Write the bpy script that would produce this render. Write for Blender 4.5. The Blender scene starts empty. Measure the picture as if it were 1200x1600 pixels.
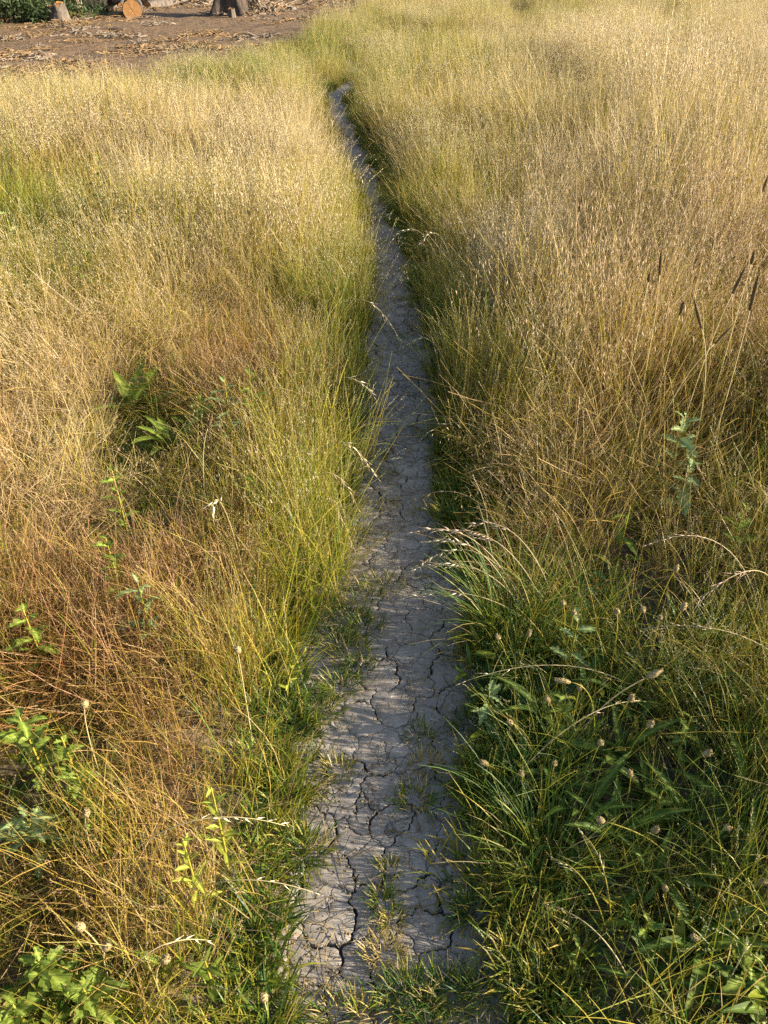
import bpy, math, random
import numpy as np
from mathutils import Vector, Matrix, Euler
R = math.radians
SC = bpy.context.scene
COL = SC.collection

# ------------------------------------------------------------------ camera
CAM_H, PITCH, FPX = 1.62, 36.8, 1209.0
cd = bpy.data.cameras.new('camera')
cam = bpy.data.objects.new('camera', cd)
COL.objects.link(cam)
cam.location = (0, 0, CAM_H)
cam.rotation_euler = (R(90 - PITCH), 0, 0)
cd.sensor_fit = 'VERTICAL'
cd.sensor_height = 32.0
cd.lens = FPX / 1600.0 * 32.0
cd.clip_start = 0.05
cd.clip_end = 2000
SC.camera = cam

# ------------------------------------------------------------------ sky and sun
SUN_EL, SUN_AZ = 20.5, 96.0        # azimuth clockwise from +Y (view direction)
w = bpy.data.worlds.new('World')
SC.world = w
w.use_nodes = True
nt = w.node_tree
nt.nodes.clear()
sky = nt.nodes.new('ShaderNodeTexSky')
sky.sky_type = 'NISHITA'
sky.sun_disc = False
sky.sun_elevation = R(SUN_EL)
sky.sun_rotation = R(SUN_AZ)
sky.altitude = 50
sky.air_density = 1.0
sky.dust_density = 1.5
bg = nt.nodes.new('ShaderNodeBackground')
bg.inputs['Strength'].default_value = 0.08
wo = nt.nodes.new('ShaderNodeOutputWorld')
nt.links.new(sky.outputs[0], bg.inputs[0])
nt.links.new(bg.outputs[0], wo.inputs[0])
sd = bpy.data.lights.new('sun', 'SUN')
sd.energy = 5.0
sd.angle = R(0.5)
sd.color = (1.0, 0.89, 0.72)
sun = bpy.data.objects.new('sun', sd)
COL.objects.link(sun)
sdir = Vector((math.sin(R(SUN_AZ)) * math.cos(R(SUN_EL)), math.cos(R(SUN_AZ)) * math.cos(R(SUN_EL)), math.sin(R(SUN_EL))))
sun.rotation_euler = sdir.to_track_quat('Z', 'Y').to_euler()
sun.location = (6, -1, 6)

SC.view_settings.view_transform = 'Standard'
SC.view_settings.look = 'None'
SC.view_settings.exposure = 1.78
SC.view_settings.gamma = 1.0
SC.view_settings.use_curve_mapping = False
SC.render.engine = 'CYCLES'
SC.cycles.use_denoising = False
SC.cycles.max_bounces = 4
SC.cycles.diffuse_bounces = 3
SC.cycles.glossy_bounces = 2
SC.cycles.transmission_bounces = 4
SC.cycles.use_adaptive_sampling = False

# ------------------------------------------------------------------ projection helpers (photograph pixels, 1200 x 1600)
cp, sp = math.cos(R(PITCH)), math.sin(R(PITCH))
def G(px, py, z=0.0):
    """point of the horizontal plane at height z that is seen at pixel px, py"""
    u, v = (px - 600) / FPX, (800 - py) / FPX
    d = np.array([u, cp + v * sp, -sp + v * cp])
    t = (z - CAM_H) / d[2]
    return np.array([0, 0, CAM_H]) + d * t
def to_px(x, y, z):
    X, Y, Z = x, y, z - CAM_H
    dep = Y * cp - Z * sp
    up = Y * sp + Z * cp
    dep = np.where(dep < 0.05, 0.05, dep)
    return 600 + FPX * X / dep, 800 - FPX * up / dep

# ------------------------------------------------------------------ value noise
def _hash(ix, iy, s):
    h = (ix * 374761393 + iy * 668265263 + s * 974711) & 0x7fffffff
    h = ((h ^ (h >> 13)) * 1274126177) & 0x7fffffff
    return ((h ^ (h >> 16)) & 0xffff) / 65535.0
def vnoise(x, y, f, s=0):
    x = np.asarray(x, float) * f + 1000
    y = np.asarray(y, float) * f + 1000
    ix, iy = np.floor(x).astype(np.int64), np.floor(y).astype(np.int64)
    fx, fy = x - ix, y - iy
    fx, fy = fx * fx * (3 - 2 * fx), fy * fy * (3 - 2 * fy)
    a, b = _hash(ix, iy, s), _hash(ix + 1, iy, s)
    c, d = _hash(ix, iy + 1, s), _hash(ix + 1, iy + 1, s)
    return (a * (1 - fx) + b * fx) * (1 - fy) + (c * (1 - fx) + d * fx) * fy
def fbm(x, y, f, s=0):
    return (vnoise(x, y, f, s) + 0.5 * vnoise(x, y, f * 2.1, s + 7) + 0.25 * vnoise(x, y, f * 4.3, s + 13)) / 1.75
def sstep(a, b, x):
    t = np.clip((np.asarray(x, float) - a) / (b - a), 0, 1)
    return t * t * (3 - 2 * t)

# ------------------------------------------------------------------ the path's edges, read off on the ground plane
EDGE = [(1640, 458, 800), (1600, 466, 800), (1500, 472, 790), (1400, 486, 748), (1300, 492, 742), (1200, 478, 748), (1100, 474, 728),
        (1000, 476, 724), (900, 520, 716), (800, 545, 696), (700, 552, 692), (600, 560, 684), (550, 562, 672), (500, 572, 656),
        (450, 574, 652), (400, 572, 640), (350, 565, 622), (300, 552, 604), (250, 534, 584), (200, 518, 562), (170, 505, 545), (150, 502, 545)]
eL = [G(a, y) for y, a, b in EDGE]
eR = [G(b, y) for y, a, b in EDGE]
yy = [0.0 - 3.0, 0.2] + [p[1] for p in eL] + [12.6, 13.4, 14.4, 16.0, 30.0]
xl = [eL[0][0], eL[0][0]] + [p[0] for p in eL] + [-0.35, 0.6, 2.4, 5.0, 16.0]
xr = [eR[0][0], eR[0][0]] + [p[0] for p in eR] + [0.10, 1.3, 3.3, 6.0, 17.0]
yy = np.array(yy)
def pathdist(x, y):
    """below zero on the path, metres beyond its edge otherwise"""
    l, r = np.interp(y, yy, xl), np.interp(y, yy, xr)
    return np.maximum(l - x, x - r)
def side(x, y):
    return np.where(x > 0.5 * (np.interp(y, yy, xl) + np.interp(y, yy, xr)), 1, -1)
def gz(x, y):
    d = pathdist(np.asarray(x, float), np.asarray(y, float))
    far = sstep(30, 90, np.hypot(x, y))
    return 0.05 * sstep(-0.04, 0.30, d) + (fbm(x, y, 0.55, 3) - 0.5) * 0.10 * sstep(0.1, 0.8, d) + far * (fbm(x, y, 0.02, 5) - 0.4) * 3.0
PATH_Z = 0.0

# ------------------------------------------------------------------ mesh helpers
class MB:
    def __init__(s):
        s.v, s.f, s.c, s.n = [], [], [], 0
    def add(s, V, F, C=None):
        V = np.asarray(V, float).reshape(-1, 3)
        s.v.append(V)
        for q in F:
            s.f.append(tuple(i + s.n for i in q))
        if C is None:
            C = np.tile([0.5, 0.5, 0, 1], (len(V), 1))
        C = np.asarray(C, float)
        if C.ndim == 1:
            C = np.tile(C, (len(V), 1))
        s.c.append(C)
        s.n += len(V)
    def mesh(s, name, mat, smooth=True):
        me = bpy.data.meshes.new(name)
        me.from_pydata(np.concatenate(s.v).tolist(), [], s.f)
        a = me.color_attributes.new('col', 'FLOAT_COLOR', 'POINT')
        a.data.foreach_set('color', np.concatenate(s.c).astype(np.float32).ravel())
        if smooth:
            me.polygons.foreach_set('use_smooth', [True] * len(me.polygons))
        for m in (mat if isinstance(mat, (list, tuple)) else [mat]):
            me.materials.append(m)
        me.update()
        return me
    def obj(s, name, mat, parent=None, smooth=True, loc=None):
        o = bpy.data.objects.new(name, s.mesh(name, mat, smooth))
        COL.objects.link(o)
        if loc is not None:
            o.location = loc
        if parent is not None:
            o.parent = parent
        return o

def unit(a):
    n = np.linalg.norm(a)
    return a / n if n > 1e-9 else a
def ribbon(mb, P, W, ang, C0, C1=None, fold=0.0):
    """flat blade along the points P"""
    P = np.asarray(P, float)
    n = len(P)
    T = np.gradient(P, axis=0)
    sidev = np.array([math.cos(ang), math.sin(ang), 0.0])
    V, C = [], []
    C0 = np.asarray(C0, float)
    C1 = C0 if C1 is None else np.asarray(C1, float)
    for i in range(n):
        t = unit(T[i])
        s_ = unit(sidev - t * np.dot(sidev, t))
        k = i / (n - 1)
        c = C0 * (1 - k) + C1 * k
        if fold:
            nn = np.cross(t, s_)
            V += [P[i] - s_ * W[i] / 2, P[i] - nn * W[i] * fold, P[i] + s_ * W[i] / 2]
            C += [c, c, c]
        else:
            V += [P[i] - s_ * W[i] / 2, P[i] + s_ * W[i] / 2]
            C += [c, c]
    if fold:
        F = []
        for i in range(n - 1):
            a = 3 * i
            F += [(a, a + 1, a + 4, a + 3), (a + 1, a + 2, a + 5, a + 4)]
    else:
        F = [(2 * i, 2 * i + 1, 2 * i + 3, 2 * i + 2) for i in range(n - 1)]
    mb.add(V, F, C)
def tube(mb, P, Rr, C, k=5, cap=True, jit=None):
    P = np.asarray(P, float)
    n = len(P)
    T = np.gradient(P, axis=0)
    up = np.array([0.31, 0.17, 0.93])
    V = []
    s_ = None
    for i in range(n):
        t = unit(T[i])
        if s_ is None:
            s_ = np.cross(t, up) if abs(np.dot(t, up)) < 0.95 else np.cross(t, [1, 0, 0])
        s_ = unit(s_ - t * np.dot(s_, t))
        b = np.cross(t, s_)
        for j in range(k):
            a = 2 * math.pi * j / k
            r = Rr[i] * (jit(i, j) if jit else 1)
            V.append(P[i] + (s_ * math.cos(a) + b * math.sin(a)) * r)
    F = [(i * k + j, i * k + (j + 1) % k, (i + 1) * k + (j + 1) % k, (i + 1) * k + j) for i in range(n - 1) for j in range(k)]
    if cap:
        F += [tuple(reversed(range(k))), tuple(range((n - 1) * k, n * k))]
    mb.add(V, F, C)
def lens(mb, p, d, L, wd, C, rng):
    """spikelet: a slim closed pod from p along d"""
    d = unit(np.asarray(d, float))
    a = np.cross(d, unit(rng.normal(size=3)))
    a = unit(a)
    b = np.cross(d, a)
    m = p + d * L * 0.38
    V = [p, m + a * wd / 2, m + b * wd * 0.35, m - a * wd / 2, m - b * wd * 0.35, p + d * L]
    F = [(0, 1, 2), (0, 2, 3), (0, 3, 4), (0, 4, 1), (5, 2, 1), (5, 3, 2), (5, 4, 3), (5, 1, 4)]
    mb.add(V, F, C)
def stem_pts(base, h, lean, az, bend, n=6):
    """arching stem; lean at the foot and extra bend towards the tip, radians"""
    t = np.linspace(0, 1, n)
    P = [np.asarray(base, float)]
    for i in range(1, n):
        a = lean + bend * t[i] ** 1.6
        P.append(P[-1] + np.array([math.sin(a) * math.cos(az), math.sin(a) * math.sin(az), math.cos(a)]) * h / (n - 1))
    return np.array(P)

# ------------------------------------------------------------------ materials
def newmat(name):
    m = bpy.data.materials.new(name)
    m.use_nodes = True
    m.node_tree.nodes.clear()
    return m, m.node_tree.nodes, m.node_tree.links
def ramp(nodes, stops):
    r = nodes.new('ShaderNodeValToRGB')
    e = r.color_ramp.elements
    while len(e) < len(stops):
        e.new(0.5)
    for el, (p, c) in zip(e, stops):
        el.position = p
        el.color = (c[0], c[1], c[2], 1)
    return r
def math_node(nodes, links, op, a, b=None, c=None, clamp=False):
    m = nodes.new('ShaderNodeMath')
    m.operation = op
    m.use_clamp = clamp
    for i, v in enumerate((a, b, c)):
        if v is None:
            continue
        if isinstance(v, (int, float)):
            m.inputs[i].default_value = v
        else:
            links.new(v, m.inputs[i])
    return m.outputs[0]
def mixcol(nodes, links, fac, a, b, mode='MIX'):
    m = nodes.new('ShaderNodeMix')
    m.data_type = 'RGBA'
    m.blend_type = mode
    for sock, v in ((m.inputs[0], fac), (m.inputs[6], a), (m.inputs[7], b)):
        if isinstance(v, (int, float)):
            sock.default_value = v
        elif isinstance(v, tuple):
            sock.default_value = (v[0], v[1], v[2], 1)
        else:
            links.new(v, sock)
    return m.outputs[2]
DRY = [(0.0, (0.022, 0.062, 0.012)), (0.2, (0.060, 0.130, 0.018)), (0.38, (0.21, 0.235, 0.016)), (0.55, (0.38, 0.295, 0.042)),
       (0.75, (0.46, 0.355, 0.140)), (1.0, (0.58, 0.49, 0.29))]
def grass_mat(name, dry=None, red=0.0, spread=0.7, head=(0.74, 0.63, 0.42), trans=0.34, headdry=True):
    """dry=None: dryness and redness come from each clump's own attributes"""
    m, N, L = newmat(name)
    at = N.new('ShaderNodeAttribute')
    at.attribute_name = 'col'
    sep = N.new('ShaderNodeSeparateColor')
    L.new(at.outputs['Color'], sep.inputs[0])
    if dry is None:
        a1 = N.new('ShaderNodeAttribute'); a1.attribute_type = 'INSTANCER'; a1.attribute_name = 'dry'
        a2 = N.new('ShaderNodeAttribute'); a2.attribute_type = 'INSTANCER'; a2.attribute_name = 'red'
        dv, rv = a1.outputs['Fac'], a2.outputs['Fac']
    else:
        v1 = N.new('ShaderNodeValue'); v1.outputs[0].default_value = dry
        v2 = N.new('ShaderNodeValue'); v2.outputs[0].default_value = red
        dv, rv = v1.outputs[0], v2.outputs[0]
    off = math_node(N, L, 'MULTIPLY_ADD', sep.outputs[0], spread, -0.5 * spread)
    d = math_node(N, L, 'ADD', dv, off, clamp=True)
    rp = ramp(N, DRY)
    L.new(d, rp.inputs[0])
    # heads are pale where the plant is dry, greener where it is not
    hd = math_node(N, L, 'MULTIPLY_ADD', dv, 1.1, 0.15, clamp=True) if headdry else 1.0
    hc = mixcol(N, L, hd, (0.24, 0.28, 0.09), head)
    c = mixcol(N, L, sep.outputs[2], rp.outputs[0], hc)
    rf = math_node(N, L, 'MULTIPLY', rv, math_node(N, L, 'MULTIPLY_ADD', sep.outputs[0], 1.3, 0.0, clamp=True), clamp=True)
    c = mixcol(N, L, rf, c, (0.29, 0.112, 0.042))
    g = math_node(N, L, 'ADD', sep.outputs[1], 0.5)
    gc = N.new('ShaderNodeCombineColor')
    for i in range(3):
        L.new(g, gc.inputs[i])
    c = mixcol(N, L, 1.0, c, gc.outputs[0], 'MULTIPLY')
    p = N.new('ShaderNodeBsdfPrincipled')
    p.inputs['Roughness'].default_value = 0.5
    p.inputs['Specular IOR Level'].default_value = 0.35
    L.new(c, p.inputs['Base Color'])
    t = N.new('ShaderNodeBsdfTranslucent')
    L.new(c, t.inputs['Color'])
    mx = N.new('ShaderNodeMixShader')
    mx.inputs[0].default_value = trans
    L.new(p.outputs[0], mx.inputs[1])
    L.new(t.outputs[0], mx.inputs[2])
    o = N.new('ShaderNodeOutputMaterial')
    L.new(mx.outputs[0], o.inputs[0])
    return m
def leaf_mat(name, c0, c1, trans=0.38, rough=0.6, scale=30):
    m, N, L = newmat(name)
    tc = N.new('ShaderNodeTexCoord')
    nz = N.new('ShaderNodeTexNoise')
    nz.inputs['Scale'].default_value = scale
    nz.inputs['Detail'].default_value = 4
    L.new(tc.outputs['Object'], nz.inputs['Vector'])
    at = N.new('ShaderNodeAttribute'); at.attribute_name = 'col'
    sep = N.new('ShaderNodeSeparateColor'); L.new(at.outputs['Color'], sep.inputs[0])
    f = math_node(N, L, 'ADD', math_node(N, L, 'MULTIPLY_ADD', nz.outputs[0], 0.9, -0.45), sep.outputs[0], clamp=True)
    c = mixcol(N, L, f, c0, c1)
    nb = N.new('ShaderNodeTexNoise'); nb.inputs['Scale'].default_value = scale * 0.8; nb.inputs['Detail'].default_value = 5
    ge = N.new('ShaderNodeNewGeometry'); L.new(ge.outputs['Position'], nb.inputs['Vector'])
    rb = ramp(N, [(0.60, (0, 0, 0)), (0.72, (0.75, 0.75, 0.75))]); L.new(nb.outputs[0], rb.inputs[0])
    c = mixcol(N, L, rb.outputs[0], c, (0.26, 0.20, 0.045))
    c = mixcol(N, L, math_node(N, L, 'MULTIPLY', sep.outputs[2], 0.8), c, tuple(min(1, q * 2.2 + 0.03) for q in c1))
    p = N.new('ShaderNodeBsdfPrincipled')
    p.inputs['Roughness'].default_value = rough
    p.inputs['Specular IOR Level'].default_value = 0.22
    L.new(c, p.inputs['Base Color'])
    bp = N.new('ShaderNodeBump'); bp.inputs['Strength'].default_value = 0.25; bp.inputs['Distance'].default_value = 0.002
    nz2 = N.new('ShaderNodeTexNoise'); nz2.inputs['Scale'].default_value = scale * 5
    L.new(tc.outputs['Object'], nz2.inputs['Vector'])
    L.new(nz2.outputs[0], bp.inputs['Height']); L.new(bp.outputs[0], p.inputs['Normal'])
    t = N.new('ShaderNodeBsdfTranslucent'); L.new(c, t.inputs['Color'])
    mx = N.new('ShaderNodeMixShader'); mx.inputs[0].default_value = trans
    L.new(p.outputs[0], mx.inputs[1]); L.new(t.outputs[0], mx.inputs[2])
    o = N.new('ShaderNodeOutputMaterial'); L.new(mx.outputs[0], o.inputs[0])
    return m
def rough_mat(name, c0, c1, scale=8, bump=0.5, dist=0.02, rough=0.9, stretch=(1, 1, 1), fine=None, coords='Object'):
    m, N, L = newmat(name)
    tc = N.new('ShaderNodeTexCoord')
    mp = N.new('ShaderNodeMapping'); mp.inputs['Scale'].default_value = stretch
    L.new(tc.outputs[coords], mp.inputs['Vector'])
    nz = N.new('ShaderNodeTexNoise'); nz.inputs['Scale'].default_value = scale; nz.inputs['Detail'].default_value = 8; nz.inputs['Roughness'].default_value = 0.65
    L.new(mp.outputs[0], nz.inputs['Vector'])
    r = ramp(N, [(0.32, c0), (0.68, c1)])
    L.new(nz.outputs[0], r.inputs[0])
    c = r.outputs[0]
    if fine:
        n3 = N.new('ShaderNodeTexNoise'); n3.inputs['Scale'].default_value = fine[0]; n3.inputs['Detail'].default_value = 3
        L.new(mp.outputs[0], n3.inputs['Vector'])
        r3 = ramp(N, [(0.52, (0, 0, 0)), (0.62, (1, 1, 1))]); L.new(n3.outputs[0], r3.inputs[0])
        c = mixcol(N, L, r3.outputs[0], c, fine[1])
    p = N.new('ShaderNodeBsdfPrincipled'); p.inputs['Roughness'].default_value = rough; p.inputs['Specular IOR Level'].default_value = 0.2
    L.new(c, p.inputs['Base Color'])
    bp = N.new('ShaderNodeBump'); bp.inputs['Strength'].default_value = bump; bp.inputs['Distance'].default_value = dist
    L.new(nz.outputs[0], bp.inputs['Height']); L.new(bp.outputs[0], p.inputs['Normal'])
    o = N.new('ShaderNodeOutputMaterial'); L.new(p.outputs[0], o.inputs[0])
    return m
def clay_mat(name, base=1.0):
    m, N, L = newmat(name)
    ge = N.new('ShaderNodeNewGeometry')
    pos = ge.outputs['Position']
    def noise(s, d=5, r=0.6):
        n = N.new('ShaderNodeTexNoise'); n.inputs['Scale'].default_value = s; n.inputs['Detail'].default_value = d; n.inputs['Roughness'].default_value = r
        L.new(pos, n.inputs['Vector']); return n.outputs[0]
    big, mid, fin = noise(3.2), noise(17, 6), noise(120, 4, 0.7)
    r = ramp(N, [(0.34, (0.165 * base, 0.143 * base, 0.122 * base)), (0.5, (0.245 * base, 0.213 * base, 0.180 * base)), (0.66, (0.340 * base, 0.302 * base, 0.258 * base))])
    L.new(math_node(N, L, 'ADD', math_node(N, L, 'MULTIPLY', big, 0.6), math_node(N, L, 'MULTIPLY', mid, 0.4)), r.inputs[0])
    c = r.outputs[0]
    # grit and small dark crumbs
    r2 = ramp(N, [(0.30, (0.62, 0.60, 0.58)), (0.42, (1, 1, 1)), (0.64, (1, 1, 1)), (0.78, (1.18, 1.17, 1.15))]); L.new(fin, r2.inputs[0])
    c = mixcol(N, L, 0.8, c, r2.outputs[0], 'MULTIPLY')
    # hairline cracks: wandering cell borders, only in places
    wob = N.new('ShaderNodeTexNoise'); wob.inputs['Scale'].default_value = 22; wob.inputs['Detail'].default_value = 4; L.new(pos, wob.inputs['Vector'])
    vm = N.new('ShaderNodeVectorMath'); vm.operation = 'MULTIPLY_ADD'; L.new(wob.outputs['Color'], vm.inputs[0]); vm.inputs[1].default_value = (0.05, 0.05, 0.05); L.new(pos, vm.inputs[2])
    vo = N.new('ShaderNodeTexVoronoi'); vo.feature = 'DISTANCE_TO_EDGE'; vo.inputs['Scale'].default_value = 15; L.new(vm.outputs[0], vo.inputs['Vector'])
    r3 = ramp(N, [(0.0, (0, 0, 0)), (0.035, (1, 1, 1))]); L.new(vo.outputs['Distance'], r3.inputs[0])
    msk = ramp(N, [(0.46, (1, 1, 1)), (0.58, (0, 0, 0))]); L.new(noise(6.5, 2), msk.inputs[0])
    hair = math_node(N, L, 'MAXIMUM', r3.outputs[0], msk.outputs[0])
    h = math_node(N, L, 'ADD', math_node(N, L, 'MULTIPLY', mid, 0.6), math_node(N, L, 'MULTIPLY', fin, 0.16))
    h = math_node(N, L, 'ADD', h, math_node(N, L, 'MULTIPLY', hair, 0.55))
    h = math_node(N, L, 'ADD', h, math_node(N, L, 'MULTIPLY', big, 1.2))
    c = mixcol(N, L, hair, (0.10 * base, 0.085 * base, 0.068 * base), c)
    p = N.new('ShaderNodeBsdfPrincipled'); p.inputs['Roughness'].default_value = 0.85; p.inputs['Specular IOR Level'].default_value = 0.25
    L.new(c, p.inputs['Base Color'])
    bp = N.new('ShaderNodeBump'); bp.inputs['Strength'].default_value = 0.6; bp.inputs['Distance'].default_value = 0.007
    L.new(h, bp.inputs['Height']); L.new(bp.outputs[0], p.inputs['Normal'])
    o = N.new('ShaderNodeOutputMaterial'); L.new(p.outputs[0], o.inputs[0])
    return m

M = {}
M['grass'] = grass_mat('field_grass')
M['turf'] = grass_mat('turf_grass', spread=0.6)
M['stalk_dry'] = grass_mat('dry_stalk', dry=0.86, spread=0.3, trans=0.2)
M['stalk_pink'] = grass_mat('rosy_stalk', dry=0.92, red=0.22, spread=0.3, trans=0.25, head=(0.62, 0.48, 0.36))
M['stalk_green'] = grass_mat('green_stalk', dry=0.5, spread=0.3, trans=0.2)
M['seed_head'] = rough_mat('seed_head', (0.17, 0.115, 0.048), (0.43, 0.33, 0.16), scale=260, bump=0.8, dist=0.004)
M['dark_spike'] = rough_mat('dark_spike', (0.055, 0.036, 0.015), (0.20, 0.135, 0.060), scale=300, bump=0.9, dist=0.004)
M['tuft_green'] = grass_mat('tuft_green', dry=0.24, spread=0.5)
M['tuft_dry'] = grass_mat('tuft_dry', dry=0.72, red=0.12, spread=0.5)
M['plantain'] = leaf_mat('plantain_leaf', (0.040, 0.075, 0.008), (0.095, 0.145, 0.016))
M['dock'] = leaf_mat('dock_leaf', (0.060, 0.105, 0.010), (0.14, 0.185, 0.018))
M['thistle'] = leaf_mat('lobed_leaf', (0.085, 0.130, 0.015), (0.19, 0.24, 0.032))
M['pale'] = leaf_mat('pale_leaf', (0.12, 0.18, 0.060), (0.24, 0.30, 0.11))
M['yellow'] = leaf_mat('yellow_sprig', (0.18, 0.24, 0.03), (0.36, 0.36, 0.05))
M['bush'] = leaf_mat('bush_leaf', (0.035, 0.058, 0.022), (0.085, 0.115, 0.045), scale=3)
M['shrub'] = leaf_mat('shrub_leaf', (0.055, 0.10, 0.022), (0.12, 0.17, 0.04), scale=3)
M['soil'] = rough_mat('verge_soil', (0.060, 0.045, 0.030), (0.15, 0.115, 0.075), scale=14, bump=0.6, dist=0.02, fine=(60, (0.20, 0.155, 0.09)))
M['clay'] = clay_mat('cracked_clay', 1.10)
M['crackfloor'] = rough_mat('crack_floor', (0.055, 0.047, 0.040), (0.13, 0.115, 0.10), scale=60, bump=0.5, dist=0.004)
M['dirt'] = rough_mat('cleared_dirt', (0.060, 0.036, 0.020), (0.165, 0.102, 0.055), scale=5, bump=0.8, dist=0.06, fine=(26, (0.25, 0.165, 0.085)))
M['bark'] = rough_mat('bark', (0.045, 0.036, 0.030), (0.17, 0.135, 0.105), scale=16, bump=0.9, dist=0.03, stretch=(1, 1, 0.25))
M['darkbark'] = rough_mat('dark_bark', (0.025, 0.020, 0.017), (0.12, 0.088, 0.065), scale=14, bump=0.9, dist=0.04, stretch=(1, 1, 0.3))
M['chip'] = rough_mat('wood_chip', (0.09, 0.055, 0.026), (0.30, 0.195, 0.095), scale=9)
M['twig'] = rough_mat('twig', (0.10, 0.075, 0.055), (0.30, 0.24, 0.18), scale=9)
def cut_wood():
    m, N, L = newmat('cut_wood')
    tc = N.new('ShaderNodeTexCoord')
    wv = N.new('ShaderNodeTexWave'); wv.wave_type = 'RINGS'; wv.rings_direction = 'Z'
    wv.inputs['Scale'].default_value = 14; wv.inputs['Distortion'].default_value = 2.5; wv.inputs['Detail'].default_value = 3
    L.new(tc.outputs['Object'], wv.inputs['Vector'])
    r = ramp(N, [(0.0, (0.13, 0.055, 0.016)), (1.0, (0.42, 0.21, 0.066))]); L.new(wv.outputs[0], r.inputs[0])
    p = N.new('ShaderNodeBsdfPrincipled'); p.inputs['Roughness'].default_value = 0.75
    L.new(r.outputs[0], p.inputs['Base Color'])
    o = N.new('ShaderNodeOutputMaterial'); L.new(p.outputs[0], o.inputs[0])
    return m
M['cut'] = cut_wood()

def tag(o, label, cat=None, group=None, kind=None):
    o['label'] = label
    if cat: o['category'] = cat
    if group: o['group'] = group
    if kind: o['kind'] = kind
    return o
def empty(name, loc, rz=0):
    o = bpy.data.objects.new(name, None)
    o.empty_display_size = 0.05
    COL.objects.link(o)
    o.location = [float(q) for q in loc]
    o.rotation_euler = (0, 0, rz)
    return o

# ================================================================== GROUND
def axis(breaks):
    out = []
    for a, b, n in breaks:
        out += list(np.linspace(a, b, n, endpoint=False))
    out.append(breaks[-1][1])
    return np.array(out)
gx = axis([(-400, -60, 14), (-60, -16, 22), (-16, -2.2, 44), (-2.2, -0.8, 14), (-0.8, 0.8, 50), (0.8, 2.2, 14), (2.2, 16, 44), (16, 60, 22), (60, 400, 14)])
gy = axis([(-60, -6, 12), (-6, 0, 16), (0, 4, 64), (4, 14, 80), (14, 40, 80), (40, 120, 22), (120, 700, 16)])
XX, YY = np.meshgrid(gx, gy)
ZZ = gz(XX, YY) - 0.035 * (1 - sstep(-0.02, 0.06, pathdist(XX, YY)))
V = np.stack([XX, YY, ZZ], -1).reshape(-1, 3)
nx = len(gx)
F = [(j * nx + i, j * nx + i + 1, (j + 1) * nx + i + 1, (j + 1) * nx + i) for j in range(len(gy) - 1) for i in range(nx - 1)]
mb = MB(); mb.add(V, F)
o = mb.obj('ground', M['soil'])
tag(o, 'brown meadow soil under the grass reaching to the horizon', kind='structure')

# ------------------------------------------------------------------ path: a floor of dark soil with clay plates on it
PLATE_END = 5.3
ys = np.concatenate([np.linspace(-2.0, 6, 130), np.linspace(6.15, 29, 110)])
mb = MB(); V = []; K = 11
for y in ys:
    l, r = np.interp(y, yy, xl) - 0.07, np.interp(y, yy, xr) + 0.07
    for k in range(K):
        x = l + (r - l) * k / (K - 1)
        dep = -0.020 * (1 - float(sstep(PLATE_END - 0.7, PLATE_END, y)))
        V.append((x, y, dep + (float(fbm(x, y, 3.0, 21)) - 0.5) * 0.016 * (1 if y > PLATE_END else 0.2)))
F = [(j * K + i, j * K + i + 1, (j + 1) * K + i + 1, (j + 1) * K + i) for j in range(len(ys) - 1) for i in range(K - 1)]
mb.add(V, F)
path = mb.obj('path', [M['crackfloor'], M['clay']])
nf = len(path.data.polygons)
path.data.polygons.foreach_set('material_index', [1 if ys[(i // (K - 1))] > PLATE_END - 0.35 else 0 for i in range(nf)])
tag(path, 'narrow trodden path of cracked grey clay running through the meadow', kind='structure')

# seeds of the plates, read off the photograph where they can be told apart, filled in further away
SEED = [(520, 1160), (560, 1120), (655, 1060), (570, 1020), (640, 1010), (700, 1060), (545, 1175), (590, 1175), (640, 1175), (720, 1160),
        (540, 1215), (575, 1210), (600, 1245), (665, 1225), (710, 1200), (735, 1250), (530, 1255), (570, 1270), (610, 1285), (600, 1262),
        (540, 1310), (575, 1320), (650, 1310), (715, 1300), (640, 1350), (700, 1350), (560, 1345), (520, 1360), (580, 1380), (540, 1395),
        (500, 1400), (575, 1440), (660, 1400), (670, 1460), (720, 1400), (520, 1450), (500, 1500), (560, 1500), (620, 1510), (690, 1510),
        (740, 1470), (770, 1420), (545, 1560), (620, 1580), (700, 1580), (780, 1560), (490, 1580), (605, 960), (640, 930), (690, 930), (660, 975), (615, 985),
        (700, 985), (590, 1060), (610, 1095), (680, 1110), (560, 1080), (520, 1040), (500, 1060), (565, 895), (600, 880), (640, 870), (625, 845), (585, 840), (660, 890),
        (700, 880), (610, 815), (650, 830), (690, 830), (560, 870), (655, 800), (600, 790), (570, 800), (505, 1210), (495, 1300), (755, 1340), (480, 1160), (715, 1100), (735, 1200)]
rng = np.random.default_rng(5)
seeds = []
for a, b in SEED:
    p = G(a, b)[:2]
    if all(np.hypot(q[0] - p[0], q[1] - p[1]) > 0.058 for q in seeds):
        seeds.append(p)
def in_reach(p):
    return pathdist(p[0], p[1]) < 0.10 and p[1] < PLATE_END
tries = 0
while tries < 9000:
    tries += 1
    y = rng.uniform(-0.35, PLATE_END)
    p = np.array([rng.uniform(-0.9, 0.7), y])
    if not in_reach(p):
        continue
    md = 0.085 if y < 3.2 else 0.12
    if 0.85 < y < 2.4 and pathdist(p[0], p[1]) < -0.02:
        md = 0.095
    if min(np.hypot(q[0] - p[0], q[1] - p[1]) for q in seeds) > md * rng.uniform(0.75, 1.25):
        seeds.append(p)
seeds = np.array(seeds)
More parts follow.
